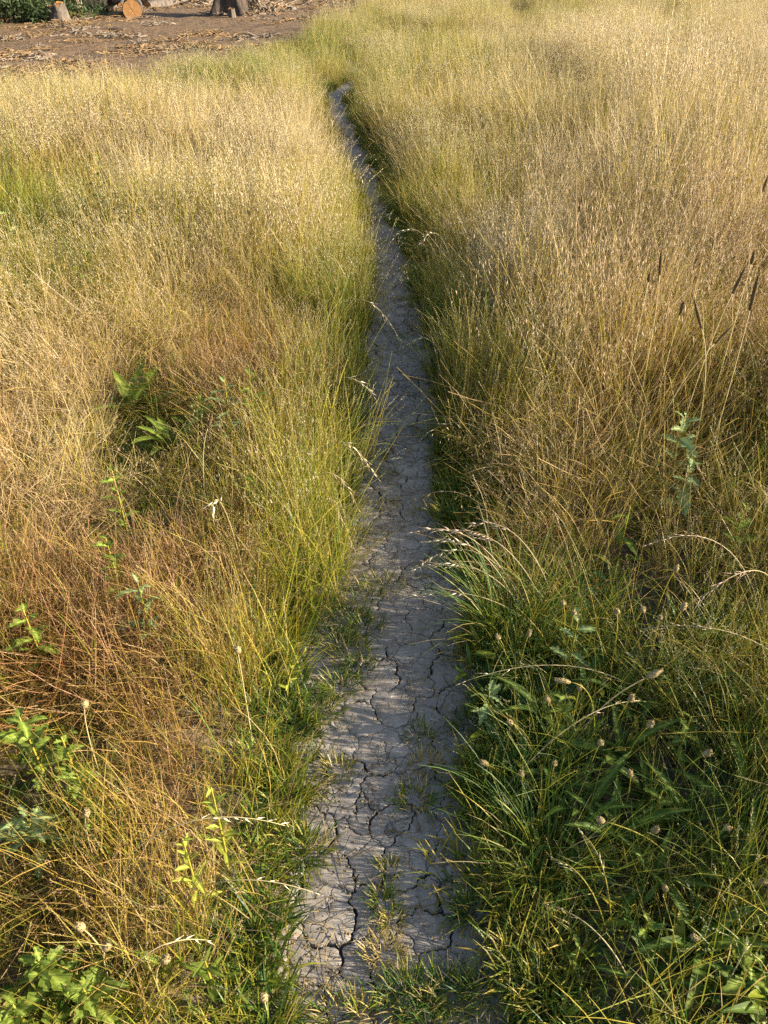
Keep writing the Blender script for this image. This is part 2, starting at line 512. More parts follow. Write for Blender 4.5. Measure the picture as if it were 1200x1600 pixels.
def clip(poly, tagl, a, n, newtag):
    """keep the side with (p - a).n <= 0; tagl[i] names the neighbour across edge i -> i+1"""
    out, ot = [], []
    for i in range(len(poly)):
        p, q = poly[i], poly[(i + 1) % len(poly)]
        dp, dq = np.dot(p - a, n), np.dot(q - a, n)
        if dp <= 0:
            out.append(p)
            if dq <= 0: ot.append(tagl[i])
            else:
                ot.append(tagl[i]); out.append(p + (q - p) * dp / (dp - dq)); ot.append(newtag)
        elif dq <= 0:
            out.append(p + (q - p) * dp / (dp - dq)); ot.append(tagl[i])
    return out, ot
def jag(a, b, key):
    """the crack between two corners, the same from both sides"""
    rev = (round(a[0], 4), round(a[1], 4)) > (round(b[0], 4), round(b[1], 4))
    if rev: a, b = b, a
    r = random.Random('%d_%d' % key)
    pts = [np.array(a), np.array(b)]
    amp = 0.24
    for lev in range(5):
        if np.linalg.norm(pts[1] - pts[0]) < 0.006: break
        new = [pts[0]]
        for p, q in zip(pts[:-1], pts[1:]):
            d = q - p
            m_ = (p + q) / 2 + np.array([-d[1], d[0]]) * r.uniform(-amp, amp)
            new += [m_, q]
        pts = new
    if rev: pts = pts[::-1]
    return pts
plates = []
for i, s in enumerate(seeds):
    h = 0.22
    poly = [s + np.array(q) for q in ((-h, -h), (h, -h), (h, h), (-h, h))]
    tl = [-1] * 4
    for j in np.argsort(((seeds - s) ** 2).sum(1))[1:26]:
        d = seeds[j] - s
        if np.linalg.norm(d) > 2 * h * 1.42: break
        poly, tl = clip(poly, tl, (s + seeds[j]) / 2, d, int(j))
        if len(poly) < 3: break
    if len(poly) < 3: continue
    ring = []
    n_ = len(poly)
    for e in range(n_):
        a, b = poly[e], poly[(e + 1) % n_]
        if np.linalg.norm(b - a) < 1e-4: continue
        j = tl[e]
        key = (min(i, j), max(i, j))
        pts = jag(a, b, key)
        r = random.Random('w%d_%d' % key)
        k = r.random()
        wdt = (0.0016 if k < 0.25 else (0.0030 if k < 0.60 else r.uniform(0.0038, 0.0070))) * (1.0 + 0.25 * max(0.0, s[1] - 1.5))
        inward = unit(s - (a + b) / 2)
        nrm = unit(np.array([-(b - a)[1], (b - a)[0]]))
        if np.dot(nrm, inward) < 0: nrm = -nrm
        for t, p in enumerate(pts[:-1]):
            f = 0.45 + 1.1 * float(vnoise(p[0], p[1], 38, 9))
            ring.append((p, nrm * wdt * 0.5 * f))
    plates.append((s, ring))
nplate = 0
def plate_z(x, y):
    return (fbm(x, y, 2.6, 31) - 0.5) * 0.018 + (vnoise(x, y, 16, 33) - 0.5) * 0.003
for s, ring in plates:
    n_ = len(ring)
    tilt = rng.normal(size=2) * 0.006
    dz = rng.uniform(-0.0006, 0.0006)
    P = np.array([p + o_ for p, o_ in ring])
    inn = P + (s - P) * (np.minimum(0.0014, 0.4 * np.linalg.norm(s - P, axis=1)) / (np.linalg.norm(s - P, axis=1) + 1e-9))[:, None]
    mid_ = P + (s - P) * 0.45
    def zt(Q): return plate_z(Q[:, 0], Q[:, 1]) + ((Q - s) @ tilt) + dz
    top = np.column_stack([inn, zt(inn)])
    rim = np.column_stack([P, zt(P) - 0.0007])
    bot = np.column_stack([P, np.full(n_, -0.030)])
    md = np.column_stack([mid_, zt(mid_)])
    c0 = np.array([[s[0], s[1], float(plate_z(s[0], s[1])) + dz]])
    V = np.concatenate([bot, rim, top, md, c0]) - np.array([s[0], s[1], 0])
    F = []
    ccw = sum(P[k][0] * P[(k + 1) % n_][1] - P[(k + 1) % n_][0] * P[k][1] for k in range(n_)) > 0
    for k in range(n_):
        k2 = (k + 1) % n_
        for l in range(3):
            q = (l * n_ + k, l * n_ + k2, (l + 1) * n_ + k2, (l + 1) * n_ + k)
            F.append(q if ccw else q[::-1])
        q = (3 * n_ + k, 3 * n_ + k2, 4 * n_)
        F.append(q if ccw else q[::-1])
    mb = MB(); mb.add(V, F)
    mb.obj('clay_plate', M['clay'], path, loc=(s[0], s[1], 0))
    nplate += 1
print('plates', nplate)

# ================================================================== CLEARED DIRT with stumps and logs
CLR = [(-700, 190), (-200, 172), (0, 160), (150, 148), (300, 128), (420, 96), (500, 68), (560, 32), (600, 4), (640, -16), (700, -45)]
clr = np.array([G(a, b)[:2] for a, b in CLR])
def clearing(x, y):
    """metres inside the cleared ground (positive) measured along y"""
    return y - np.interp(x, clr[:, 0], clr[:, 1], left=clr[0, 1], right=400) - (fbm(x, y, 0.6, 40) - 0.5) * 1.2
mb = MB(); V = []
nxx, nyy = 70, 60
for j in range(nyy):
    for i in range(nxx):
        x = -26 + (clr[-1, 0] + 26) * i / (nxx - 1)
        y0 = float(np.interp(x, clr[:, 0], clr[:, 1], left=clr[0, 1])) - 0.5
        y = y0 + (62 - y0) * (j / (nyy - 1)) ** 1.5
        V.append((x, y, float(gz(x, y)) + 0.02 + float(fbm(x, y, 1.7, 44)) * 0.10 * min(1, j / 3)))
F = [(j * nxx + i, j * nxx + i + 1, (j + 1) * nxx + i + 1, (j + 1) * nxx + i) for j in range(nyy - 1) for i in range(nxx - 1)]
mb.add(V, F)
o = mb.obj('dirt_clearing', M['dirt'])
tag(o, 'bare brown cleared dirt strewn with chips at the far end of the meadow', kind='structure')

# ================================================================== GRASS
def rnd_stem_col(r, head=0.0, dval=0.0):
    return np.array([np.clip(r.normal(0.5 + dval, 0.22), 0, 1), np.clip(r.normal(0.5, 0.16), 0.15, 0.95), head, 1])
def leaf_blade(mb, r, base, L, wd, az, lean, bend, c, n=6):
    P = stem_pts(base, L, lean, az, bend, n)
    t = np.linspace(0, 1, n)
    W = wd * (0.65 + 0.5 * t) * (1 - t ** 2.4) + 0.0003
    ribbon(mb, P, W, az + math.pi / 2 + r.normal() * 0.3, c, fold=0.18 if wd > 0.004 else 0)
def oat_clump(seed, n=16, Rr=0.13, h0=0.5, h1=0.85, wide=1.0):
    r = np.random.default_rng(seed); mb = MB()
    for k in range(n):
        a, q = r.uniform(0, 6.283), Rr * math.sqrt(r.random())
        base = np.array([q * math.cos(a), q * math.sin(a), -0.01])
        h = r.uniform(h0, h1); az = r.uniform(0, 6.283)
        P = stem_pts(base, h, abs(r.normal(0, 0.13)), az, r.uniform(0.05, 0.75), 7)
        c = rnd_stem_col(r)
        ribbon(mb, P, np.linspace(0.0032, 0.0013, 7) * wide, r.uniform(0, 3.14), c)
        for b in range(r.integers(1, 3)):
            i = r.integers(0, 4)
            leaf_blade(mb, r, P[i], r.uniform(0.14, 0.30), r.uniform(0.004, 0.008) * wide, r.uniform(0, 6.283), r.uniform(0.25, 0.7), r.uniform(0.3, 1.5), rnd_stem_col(r), 5)
        hv = r.uniform(0.35, 0.62)
        for b in range(r.integers(8, 15)):
            t = r.uniform(0.62, 1.0) * 6
            i = min(5, int(t)); p = P[i] * (1 - t + i) + P[i + 1] * (t - i)
            az2 = r.uniform(0, 6.283); L = r.uniform(0.012, 0.055)
            e = p + np.array([math.cos(az2) * L, math.sin(az2) * L, r.uniform(-0.025, 0.02)])
            ribbon(mb, [p, (p + e) / 2 + [0, 0, 0.006], e], [0.0006 * wide] * 3, az2 + 1.57, c)
            d = np.array([math.cos(az2) * 0.28, math.sin(az2) * 0.28, -1]) + r.normal(size=3) * 0.14
            lens(mb, e, d, r.uniform(0.024, 0.040), r.uniform(0.0040, 0.0062) * wide, [0.7, np.clip(hv + r.normal() * 0.1, 0.1, 0.95), 1.0, 1], r)
    return mb
def straw_clump(seed, n=26, Rr=0.13, h0=0.35, h1=0.70, wide=1.0, spike=True):
    r = np.random.default_rng(seed); mb = MB()
    for k in range(n):
        a, q = r.uniform(0, 6.283), Rr * math.sqrt(r.random())
        base = np.array([q * math.cos(a), q * math.sin(a), -0.01])
        h = r.uniform(h0, h1); az = r.uniform(0, 6.283)
        P = stem_pts(base, h, abs(r.normal(0, 0.12)), az, max(0, r.normal(0.2, 0.25)), 6)
        c = rnd_stem_col(r)
        ribbon(mb, P, np.linspace(0.0029, 0.0014, 6) * wide, r.uniform(0, 3.14), c)
        if r.random() < 0.75:
            i = r.integers(0, 4)
            leaf_blade(mb, r, P[i], r.uniform(0.10, 0.24), r.uniform(0.003, 0.006) * wide, r.uniform(0, 6.283), r.uniform(0.2, 0.8), r.uniform(0.2, 1.4), rnd_stem_col(r), 4)
        if spike and r.random() < 0.8:
            T = unit(P[-1] - P[-2]); hv = r.uniform(0.25, 0.6); hl = r.uniform(0.05, 0.10); m_ = r.integers(6, 10)
            for b in range(m_):
                p = P[-1] - T * hl * (1 - b / m_)
                sd_ = unit(np.cross(T, r.normal(size=3)))
                lens(mb, p, T + sd_ * 0.32, r.uniform(0.011, 0.019), r.uniform(0.0026, 0.0045) * wide, [0.65, hv, 0.85, 1], r)
    return mb
def fine_clump(seed, n=60, Rr=0.12, h0=0.18, h1=0.45, wide=1.0, lean=0.22):
    r = np.random.default_rng(seed); mb = MB()
    for k in range(n):
        a, q = r.uniform(0, 6.283), Rr * math.sqrt(r.random())
        base = np.array([q * math.cos(a), q * math.sin(a), -0.01])
        c = rnd_stem_col(r)
        if r.random() < 0.6:
            leaf_blade(mb, r, base, r.uniform(h0, h1), r.uniform(0.0028, 0.0052) * wide, r.uniform(0, 6.283), abs(r.normal(0, lean)), max(0, r.normal(0.4, 0.4)), c, 6)
        else:
            P = stem_pts(base, r.uniform(h0, h1) * 1.1, abs(r.normal(0, lean * 0.8)), r.uniform(0, 6.283), max(0, r.normal(0.3, 0.3)), 6)
            ribbon(mb, P, np.linspace(0.0022, 0.0011, 6) * wide, r.uniform(0, 3.14), c)
            T = unit(P[-1] - P[-2])
            for b in range(r.integers(3, 7)):
                p = P[-1] - T * r.uniform(0, 0.06)
                lens(mb, p, T + r.normal(size=3) * 0.35, r.uniform(0.005, 0.010), 0.0018 * wide, [0.6, r.uniform(0.35, 0.65), 0.6, 1], r)
    return mb
def thatch_clump(seed, n=330, Rr=0.27):
    r = np.random.default_rng(seed); mb = MB()
    for k in range(n):
        a, q = r.uniform(0, 6.283), Rr * math.sqrt(r.random())
        base = np.array([q * math.cos(a), q * math.sin(a), r.uniform(-0.01, 0.10)])
        P = stem_pts(base, r.uniform(0.12, 0.34), r.uniform(0.5, 1.35), r.uniform(0, 6.283), r.uniform(-0.5, 0.5), 4)
        P[:, 2] = np.maximum(P[:, 2], 0.004)
        ribbon(mb, P, np.linspace(0.0026, 0.0011, 4), r.uniform(0, 3.14), rnd_stem_col(r, 0.0, 0.05))
    return mb
def turf_clump(seed, n=150, Rr=0.07, h0=0.03, h1=0.085, lean=0.6):
    r = np.random.default_rng(seed); mb = MB()
    for k in range(n):
        a, q = r.uniform(0, 6.283), Rr * math.sqrt(r.random())
        base = np.array([q * math.cos(a), q * math.sin(a), -0.006])
        leaf_blade(mb, r, base, r.uniform(h0, h1), r.uniform(0.0022, 0.0042), a + r.normal() * 0.9, abs(r.normal(0.15, lean)), r.uniform(0.1, 1.3), rnd_stem_col(r), 4)
    return mb
def cover_clump(seed, n=26, Rr=0.09):
    """low broad-leaved ground cover"""
    r = np.random.default_rng(seed); mb = MB()
    for k in range(n):
        a, q = r.uniform(0, 6.283), Rr * math.sqrt(r.random())
        base = np.array([q * math.cos(a), q * math.sin(a), r.uniform(-0.005, 0.03)])
        L = r.uniform(0.02, 0.065); az = r.uniform(0, 6.283); c = rnd_stem_col(r)
        P = stem_pts(base, L, r.uniform(0.2, 1.0), az, r.uniform(0.2, 1.2), 6)
        t = np.linspace(0, 1, 6)
        W = L * r.uniform(0.14, 0.26) * np.sin(np.pi * np.clip(t, 0.04, 0.97)) ** 0.8
        ribbon(mb, P, W, az + 1.57 + r.normal() * 0.3, c, fold=0.22)
    return mb

def source(cname, meshes):
    c = bpy.data.collections.new(cname)
    for i, (n, me) in enumerate(meshes):
        ob = bpy.data.objects.new('%s_%02d' % (cname, i), me)
        c.objects.link(ob)
    return c
def scatter(name, coll, pts, rot, scl, idx, dry, red, label, cat):
    me = bpy.data.meshes.new(name)
    n = len(pts)
    me.vertices.add(n)
    me.vertices.foreach_set('co', np.asarray(pts, np.float32).ravel())
    for nm, ty, val, key in (('rot', 'FLOAT_VECTOR', rot, 'vector'), ('scl', 'FLOAT_VECTOR', scl, 'vector'), ('idx', 'INT', idx, 'value'),
                             ('dry', 'FLOAT', dry, 'value'), ('red', 'FLOAT', red, 'value')):
        a = me.attributes.new(nm, ty, 'POINT')
        a.data.foreach_set(key, np.asarray(val, np.int32 if ty == 'INT' else np.float32).ravel())
    ob = bpy.data.objects.new(name, me)
    COL.objects.link(ob)
    g = bpy.data.node_groups.new(name, 'GeometryNodeTree')
    g.interface.new_socket('Geometry', in_out='INPUT', socket_type='NodeSocketGeometry')
    g.interface.new_socket('Geometry', in_out='OUTPUT', socket_type='NodeSocketGeometry')
    N, L = g.nodes, g.links
    gi, go = N.new('NodeGroupInput'), N.new('NodeGroupOutput')
    ci = N.new('GeometryNodeCollectionInfo')
    ci.inputs['Collection'].default_value = coll
    ci.inputs['Separate Children'].default_value = True
    ci.inputs['Reset Children'].default_value = True
    ip = N.new('GeometryNodeInstanceOnPoints')
    ip.inputs['Pick Instance'].default_value = True
    def att(nm, ty):
        a = N.new('GeometryNodeInputNamedAttribute'); a.data_type = ty
        a.inputs['Name'].default_value = nm
        return [s for s in a.outputs if s.enabled and s.name == 'Attribute'][0]
    L.new(gi.outputs[0], ip.inputs['Points'])
    L.new(ci.outputs[0], ip.inputs['Instance'])
    L.new(att('idx', 'INT'), ip.inputs['Instance Index'])
    er = N.new('FunctionNodeEulerToRotation')
    L.new(att('rot', 'FLOAT_VECTOR'), er.inputs[0])
    L.new(er.outputs[0], ip.inputs['Rotation'])
    L.new(att('scl', 'FLOAT_VECTOR'), ip.inputs['Scale'])
    L.new(ip.outputs[0], go.inputs[0])
    md = ob.modifiers.new('scatter', 'NODES')
    md.node_group = g
    tag(ob, label, cat, kind='stuff')
    print(name, n)
    return ob

# what grows where: (photo x, y of mid-height) dryness, redness, height m
FIELD = [
 # left of the path
 (-200, 120, .66, .0, .55), (50, 120, .60, .0, .50), (300, 115, .50, .0, .50), (460, 110, .56, .0, .50), (60, 190, .72, .05, .58), (250, 220, .82, .05, .62), (440, 210, .80, .05, .60),
 (520, 300, .60, .0, .50), (60, 340, .48, .0, .50), (60, 430, .46, .0, .42), (250, 400, .68, .05, .56), (400, 330, .74, .05, .60), (500, 420, .56, .0, .50), (380, 540, .72, .7, .46), (100, 560, .74, .30, .48),
 (230, 640, .42, .1, .24), (500, 600, .54, .1, .44), (240, 780, .74, .55, .44), (420, 760, .60, .25, .42), (490, 760, .40, .0, .50), (460, 950, .40, .0, .50), (150, 950, .76, 1.1, .44),
 (320, 900, .68, .8, .40), (20, 750, .74, .4, .46), (60, 1150, .48, .1, .30), (250, 1080, .70, .85, .38), (400, 1150, .50, .18, .38), (150, 1350, .62, .48, .34), (340, 1320, .62, .42, .36), (450, 1420, .36, .05, .26),
 (380, 1520, .42, .1, .26), (80, 1550, .50, .18, .28), (-200, 800, .74, .4, .5), (-200, 1300, .6, .3, .42), (-200, 400, .66, .1, .55),
 # right of the path
 (650, 60, .66, .0, .50), (660, 95, .54, .0, .52), (1000, 50, .78, .0, .60), (1300, 60, .8, .05, .62), (800, 200, .74, .02, .56), (1100, 180, .84, .05, .68), (690, 250, .66, .0, .50), (1250, 300, .8, .1, .68), (640, 340, .46, .0, .40),
 (850, 350, .70, .05, .56), (1050, 330, .76, .10, .64), (680, 470, .42, .0, .42), (850, 470, .66, .12, .55), (1100, 470, .70, .22, .62), (800, 600, .58, .2, .48), (950, 600, .68, .42, .52), (1150, 590, .64, .3, .54),
 (715, 640, .42, .15, .30), (780, 740, .52, .25, .34), (1000, 740, .46, .12, .38), (1160, 720, .42, .05, .42), (900, 850, .50, .15, .34), (1100, 850, .46, .1, .40), (760, 950, .26, .0, .26), (900, 1000, .32, .05, .28),
 (1100, 1000, .40, .08, .34), (780, 1150, .26, .0, .25), (1000, 1200, .32, .02, .30), (1160, 1130, .40, .05, .36), (800, 1350, .26, .0, .24), (1000, 1400, .34, .02, .28), (1160, 1480, .44, .08, .32),
 (950, 1550, .36, .05, .24), (1440, 1000, .5, .1, .54), (1440, 1400, .5, .1, .50), (1440, 1200, .5, .1, .52), (1100, 1750, .35, .05, .18), (750, 1750, .3, .05, .12), (1400, 700, .6, .2, .6)]
FIELD = np.array(FIELD, float)
_r = FIELD[:, 0] > 600
_m = (FIELD[:, 1] > 300) & (FIELD[:, 1] < 900)
FIELD[_r & _m, 2] += 0.07
FIELD[_r & _m, 3] += 0.05
FIELD[~_r & (FIELD[:, 1] > 150) & (FIELD[:, 1] < 1120), 2] += 0.02
def field(x, y):
    h0 = 0.22
    px, py = to_px(x, y, h0)
    sc_ = 40 + 0.12 * np.clip(py + 100, 0, 1800)          # influence width grows towards the camera
    sl = side(x, y)
    fs = np.where(FIELD[:, 0] > 600 - np.clip((500 - FIELD[:, 1]) * 0.17, 0, 60), 1, -1)
    wsum = np.zeros(len(x)); out = np.zeros((len(x), 3))
    for (a, b, d, rd, h), s_ in zip(FIELD, fs):
        q = ((px - a) ** 2 + ((py - b) * 1.3) ** 2) / sc_ ** 2
        wt = 1.0 / (0.25 + q) ** 2 * np.where(sl == s_, 1, 0.002)
        wsum += wt
        out += wt[:, None] * np.array([d, rd, h])
    out /= wsum[:, None]
    out[:, 0] += (fbm(x, y, 1.3, 50) - 0.5) * 0.46 + (fbm(x, y, 6, 55) - 0.5) * 0.22 - 0.03 * (sl < 0)
    out[:, 1] = np.clip((out[:, 1] + 0.06) * (0.15 + 1.8 * fbm(x, y, 1.8, 51)), 0, 0.9)
    out[:, 2] *= np.where(sl > 0, 0.82, 0.68) * (0.52 + 0.96 * fbm(x, y, 1.1, 52))
    pd = pathdist(x, y)
    edge = np.where(sl > 0, 0.58, 0.62)
    k = sstep(2.2, 4.5, y)
    out[:, 2] *= 1 - k * (1 - edge) * (1 - sstep(0.02, 0.55, pd))
    # the yellow-green fringe that stands along the left edge
    vg = np.exp(-(pd / 0.24) ** 2) * (sl < 0) * sstep(1.0, 1.4, y) * sstep(7.0, 3.5, y)
    out[:, 0] += vg * (0.47 - out[:, 0]); out[:, 1] *= 1 - vg
    out[:, 2] += 0.8 * vg * (0.38 - out[:, 2])
    out[:, 2] *= 0.55 + 0.45 * sstep(0.2, -2.0, clearing(x, y))
    return out
def candidates(density_fn, ymin, ymax, seed, dmax, margin=1.0):
    """random ground points inside the view (with a margin), thinned by a density in clumps per square metre"""
    r = np.random.default_rng(seed)
    half = lambda y: 0.56 * y + 0.55 + margin
    A = 2 * half(ymax) * (ymax - ymin)
    n = int(A * dmax)
    x = r.uniform(-half(ymax), half(ymax), n); y = r.uniform(ymin, ymax, n)
    k = np.abs(x) < half(np.maximum(y, 0.3))
    x, y = x[k], y[k]
    k = r.random(len(x)) < density_fn(x, y) / dmax
    return x[k], y[k], r
def place(x, y, r, nvar, hbase, lean=0.10, bias=True, hvar=0.14):
    f = field(x, y)
    n = len(x)
    s_ = f[:, 2] / hbase * r.normal(1, hvar, n).clip(0.6, 1.5)
    sl = side(x, y); pd = pathdist(x, y)
    rz = r.uniform(0, 6.283, n)
    # lean: everything drifts a little to the right with the wind, verge grass falls towards the path
    lx = r.normal(0, lean, n) + np.where(sl < 0, 0.06 + 0.07 * np.exp(-((pd - 0.1) / 0.3) ** 2) * sstep(4.5, 2.5, y) * sstep(1.2, 2.0, y), -0.02 - 0.02 * np.exp(-(pd / 0.15) ** 2))
    ly = r.normal(0, lean, n)
    lodge = sstep(0.50, 0.70, fbm(x, y, 0.9, 90)) * np.where(sl > 0, 0.25, 0.55) * sstep(0.3, 0.8, pd)
    dr = fbm(x, y, 0.4, 91) * 9.4
    lx += lodge * np.cos(dr); ly += lodge * np.sin(dr)
    if not bias: lx = r.normal(0, lean, n)
    # rotation: spin about z first, then tip; euler XYZ applies X, Y, then Z, so turn the tip axis into the spun frame
    rot = np.zeros((n, 3), np.float32)
    for i in range(n):
        Mx = Matrix.Rotation(lx[i], 3, 'Y') @ Matrix.Rotation(-ly[i], 3, 'X') @ Matrix.Rotation(rz[i], 3, 'Z')
        rot[i] = Mx.to_euler('XYZ')
    wdt = np.clip(s_ * 0.5 + 0.5, 0.6, 1.4)
    scl = np.column_stack([wdt, wdt, s_])
    pts = np.column_stack([x, y, gz(x, y)])
    return pts, rot, scl, r.integers(0, nvar, n), f[:, 0], f[:, 1], f
FAR = 46.0
def lod(y):     # thinning with distance
    return np.clip(1.25 - y / 30, 0.45, 1.0)

NV, NB = 6, 4
def two(name, fn, base, mat, na, nb, **kw):
    """small clumps for close by and the verges, wide ones (same stems per square metre) for the open meadow"""
    a = source(name, [('a', fn(base + i, n=na, wide=0.72).mesh(name, mat)) for i in range(NV)])
    b = source('wide_' + name, [('b', fn(base + 50 + i, n=nb, Rr=0.34, **kw).mesh('wide_' + name, mat)) for i in range(NB)])
    return a, b
src_oat = two('oat_source', oat_clump, 100, M['grass'], 18, 80)
src_straw = two('straw_source', straw_clump, 200, M['grass'], 36, 130)
src_fine = two('fine_source', fine_clump, 300, M['grass'], 80, 330)
src_thatch = source('thatch_source', [('t', thatch_clump(400 + i).mesh('thatch_clump', M['grass'])) for i in range(NV)])
src_turf = source('turf_source', [('u', turf_clump(500 + i).mesh('turf_clump', M['turf'])) for i in range(NV)])
src_cover = source('cover_source', [('c', cover_clump(600 + i).mesh('cover_clump', M['turf'])) for i in range(NV)])
WIDE = 0.155        # clumps per square metre of the wide kind for one of the small kind
GAPS = [(G(a, b, z)[:2], rr) for a, b, z, rr in ((205, 618, .16, .12), (268, 680, .14, .12), (305, 650, .14, .09), (200, 655, .05, .10), (275, 715, .05, .10), (60, 1500, .1, .13), (130, 1545, .1, .10), (20, 1570, .1, .10), (30, 1150, .1, .10),
        (120, 1230, .1, .08), (40, 1290, .1, .09), (1072, 670, .2, .09), (1080, 750, .1, .10), (320, 1530, .0, .06))]
def grow_mask(x, y, off=0.0):
    gap = np.ones(len(x), bool)
    for c_, rr in GAPS:
        gap &= np.hypot(x - c_[0], y - c_[1]) > rr
    return gap & grow_mask0(x, y, off)
def grow_mask0(x, y, off=0.0):
    pd = pathdist(x, y) + (fbm(x, y, 5, 60) - 0.5) * 0.10
    return (pd > np.where(side(x, y) < 0, 0.035 + 0.075 * (y < 1.35) + 0.4 * off, 0.055 + off + 0.025 * (y < 2.2))) & (clearing(x, y) < 0)
def is_near(x, y):
    return (y < 4.2) | (pathdist(x, y) < 0.5) & (y < 12) | (np.abs(clearing(x, y)) < 0.5)
def grow(name, wide_name, srcs, dens, dmax, seed, hbase, label, wlabel, dd=0.0, rr=1.0):
    dn = lambda x, y: np.where(is_near(x, y), dens(x, y), 0)
    dw = lambda x, y: np.where(is_near(x, y), 0, dens(x, y) * WIDE)
    for (fn, dm, src, nv, nm, lb, y0, y1) in ((dn, dmax, srcs[0], NV, name, label, -0.9, 18.0), (dw, dmax * WIDE, srcs[1], NB, wide_name, wlabel, 3.5, FAR)):
        x, y, r = candidates(fn, y0, y1, seed, dm)
        P_ = list(place(x, y, r, nv, hbase))
        P_[4] = P_[4] + dd; P_[5] = P_[5] * rr
        scatter(nm, src, *P_[:6], lb, 'grass')
def d_oat(x, y):
    f = field(x, y)
    tall = sstep(0.22, 0.36, f[:, 2]) * sstep(0.42, 0.64, f[:, 0] + 0.12 * (side(x, y) < 0)) * sstep(1.3, 2.6, y)
    patch = 0.35 + 1.1 * sstep(0.42, 0.62, fbm(x, y, 0.9, 61))
    return np.where(grow_mask(x, y, 0.06), 20 * tall * patch * lod(y) + 0.8, 0)
grow('oat_grass', 'meadow_oats', src_oat, d_oat, 31, 11, 0.62, 'pale wild oats with hanging spikelets scattered near the path', 'mass of pale wild oats covering the open meadow further back')
def d_straw(x, y):
    f = field(x, y)
    return np.where(grow_mask(x, y, 0.03), 24 * sstep(0.08, 0.24, f[:, 2]) * sstep(0.22, 0.5, f[:, 0]) * lod(y) + 4.0, 0)
grow('straw_grass', 'meadow_straw', src_straw, d_straw, 28, 12, 0.54, 'golden straw stems standing close to the camera and along the path', 'golden upright straw grass filling the open meadow further back')
def d_fine(x, y):
    f = field(x, y)
    green = sstep(0.72, 0.38, f[:, 0])
    return np.where(grow_mask(x, y), (20 + 30 * green + 34 * np.exp(-(pathdist(x, y) / 0.24) ** 2) * (side(x, y) < 0)) * lod(y) * np.where(y > 6, 0.55, 1) * sstep(0.08, 0.2, f[:, 2]) * np.where((side(x, y) > 0) & (y < 2.3), 0.5, 1), 0)
grow('green_grass', 'meadow_greens', src_fine, d_fine, 84, 13, 0.36, 'fine yellow-green grass blades growing thickest along the path edges', 'fine greenish grass between the straw of the open meadow', -0.05, 0.8)
# fallen brown stems low down
def d_thatch(x, y):
    f = field(x, y)
    return np.where(grow_mask(x, y, 0.16), (5 + 9 * sstep(0.05, 0.5, f[:, 1])) * sstep(0.12, 0.26, f[:, 2]) * sstep(14, 8, y), 0)
x, y, r = candidates(d_thatch, -0.3, 16, 14, 14, 0.6)
P_ = list(place(x, y, r, NV, 0.36, bias=False)); P_[5] = np.clip(P_[5] * 1.3 + 0.12, 0, 0.9)
scatter('dry_thatch', src_thatch, *P_[:6], 'tangled red-brown dead stems lying low between the living grass', 'thatch')
def d_under(x, y):
    return np.where(grow_mask0(x, y, 0.04), 66 * sstep(6.5, 4.5, y) * np.where((side(x, y) > 0) & (y < 2.3), 0.35, 1), 0)
x, y, r = candidates(d_under, -0.3, 6.5, 18, 66, 0.3)
P_ = list(place(x, y, r, NV, 0.36, lean=0.35)); P_[2][:, 2] = np.clip(P_[2][:, 2] * 0.45, 0.22, 0.5); P_[4] = P_[4] + 0.03
scatter('low_grass', src_fine[0], *P_[:6], 'matted low grass between the taller stems near the camera', 'grass')
# turf along the path
def d_turf(x, y):
    pd = pathdist(x, y)
    n_ = (fbm(x, y, 4.5, 70) - 0.5) * 0.22
    e = np.exp(-((pd - 0.07) / np.where(side(x, y) < 0, 0.06, 0.11)) ** 2) * ((pd + n_ * 0.6) > np.where(y > 5, 0.0, 0.03))
    f = field(x, y)
    low = sstep(0.30, 0.15, f[:, 2]) * (pd > 0.03)
    return np.where(clearing(x, y) < 0, 420 * np.maximum(e, low * 0.35) * sstep(16, 10, y), 0)
x, y, r = candidates(d_turf, -0.2, 16, 15, 425, 0.1)
n = len(x)
f = field(x, y)
rot = np.column_stack([r.normal(0, .12, n), r.normal(0, .12, n), r.uniform(0, 6.283, n)])
s_ = r.uniform(0.6, 1.35, n)
scatter('turf', src_turf, np.column_stack([x, y, np.maximum(gz(x, y), 0.004)]), rot, np.column_stack([s_] * 3), r.integers(0, NV, n),
        np.clip(0.28 + (fbm(x, y, 6, 71) - 0.5) * 0.5 + 0.2 * (f[:, 0] - 0.3), 0.02, 0.7), np.full(n, 0.05), 'short dark green turf fringing both edges of the clay path', 'turf')
# leafy ground cover of the right verge and the left corner
def d_cover(x, y):
    f = field(x, y); pd = pathdist(x, y)
    lowR = (side(x, y) > 0) * sstep(0.36, 0.20, f[:, 2]) * 75
    lowL = (side(x, y) < 0) * sstep(0.52, 0.36, f[:, 0]) * sstep(1.9, 1.2, y) * 26
    return np.where((pd > 0.05) & (y < 4), lowR + lowL + 3, 0)
x, y, r = candidates(d_cover, -0.2, 4.2, 16, 80, 0.1)
n = len(x)
rot = np.column_stack([r.normal(0, .15, n), r.normal(0, .15, n), r.uniform(0, 6.283, n)])
s_ = r.uniform(0.7, 1.5, n)
scatter('ground_cover', src_cover, np.column_stack([x, y, gz(x, y)]), rot, np.column_stack([s_] * 3), r.integers(0, NV, n),
        np.clip(0.20 + (fbm(x, y, 5, 76) - 0.5) * 0.4, 0.02, 0.55), np.zeros(n), 'low broad-leaved green ground cover under the grass beside the path', 'ground cover')

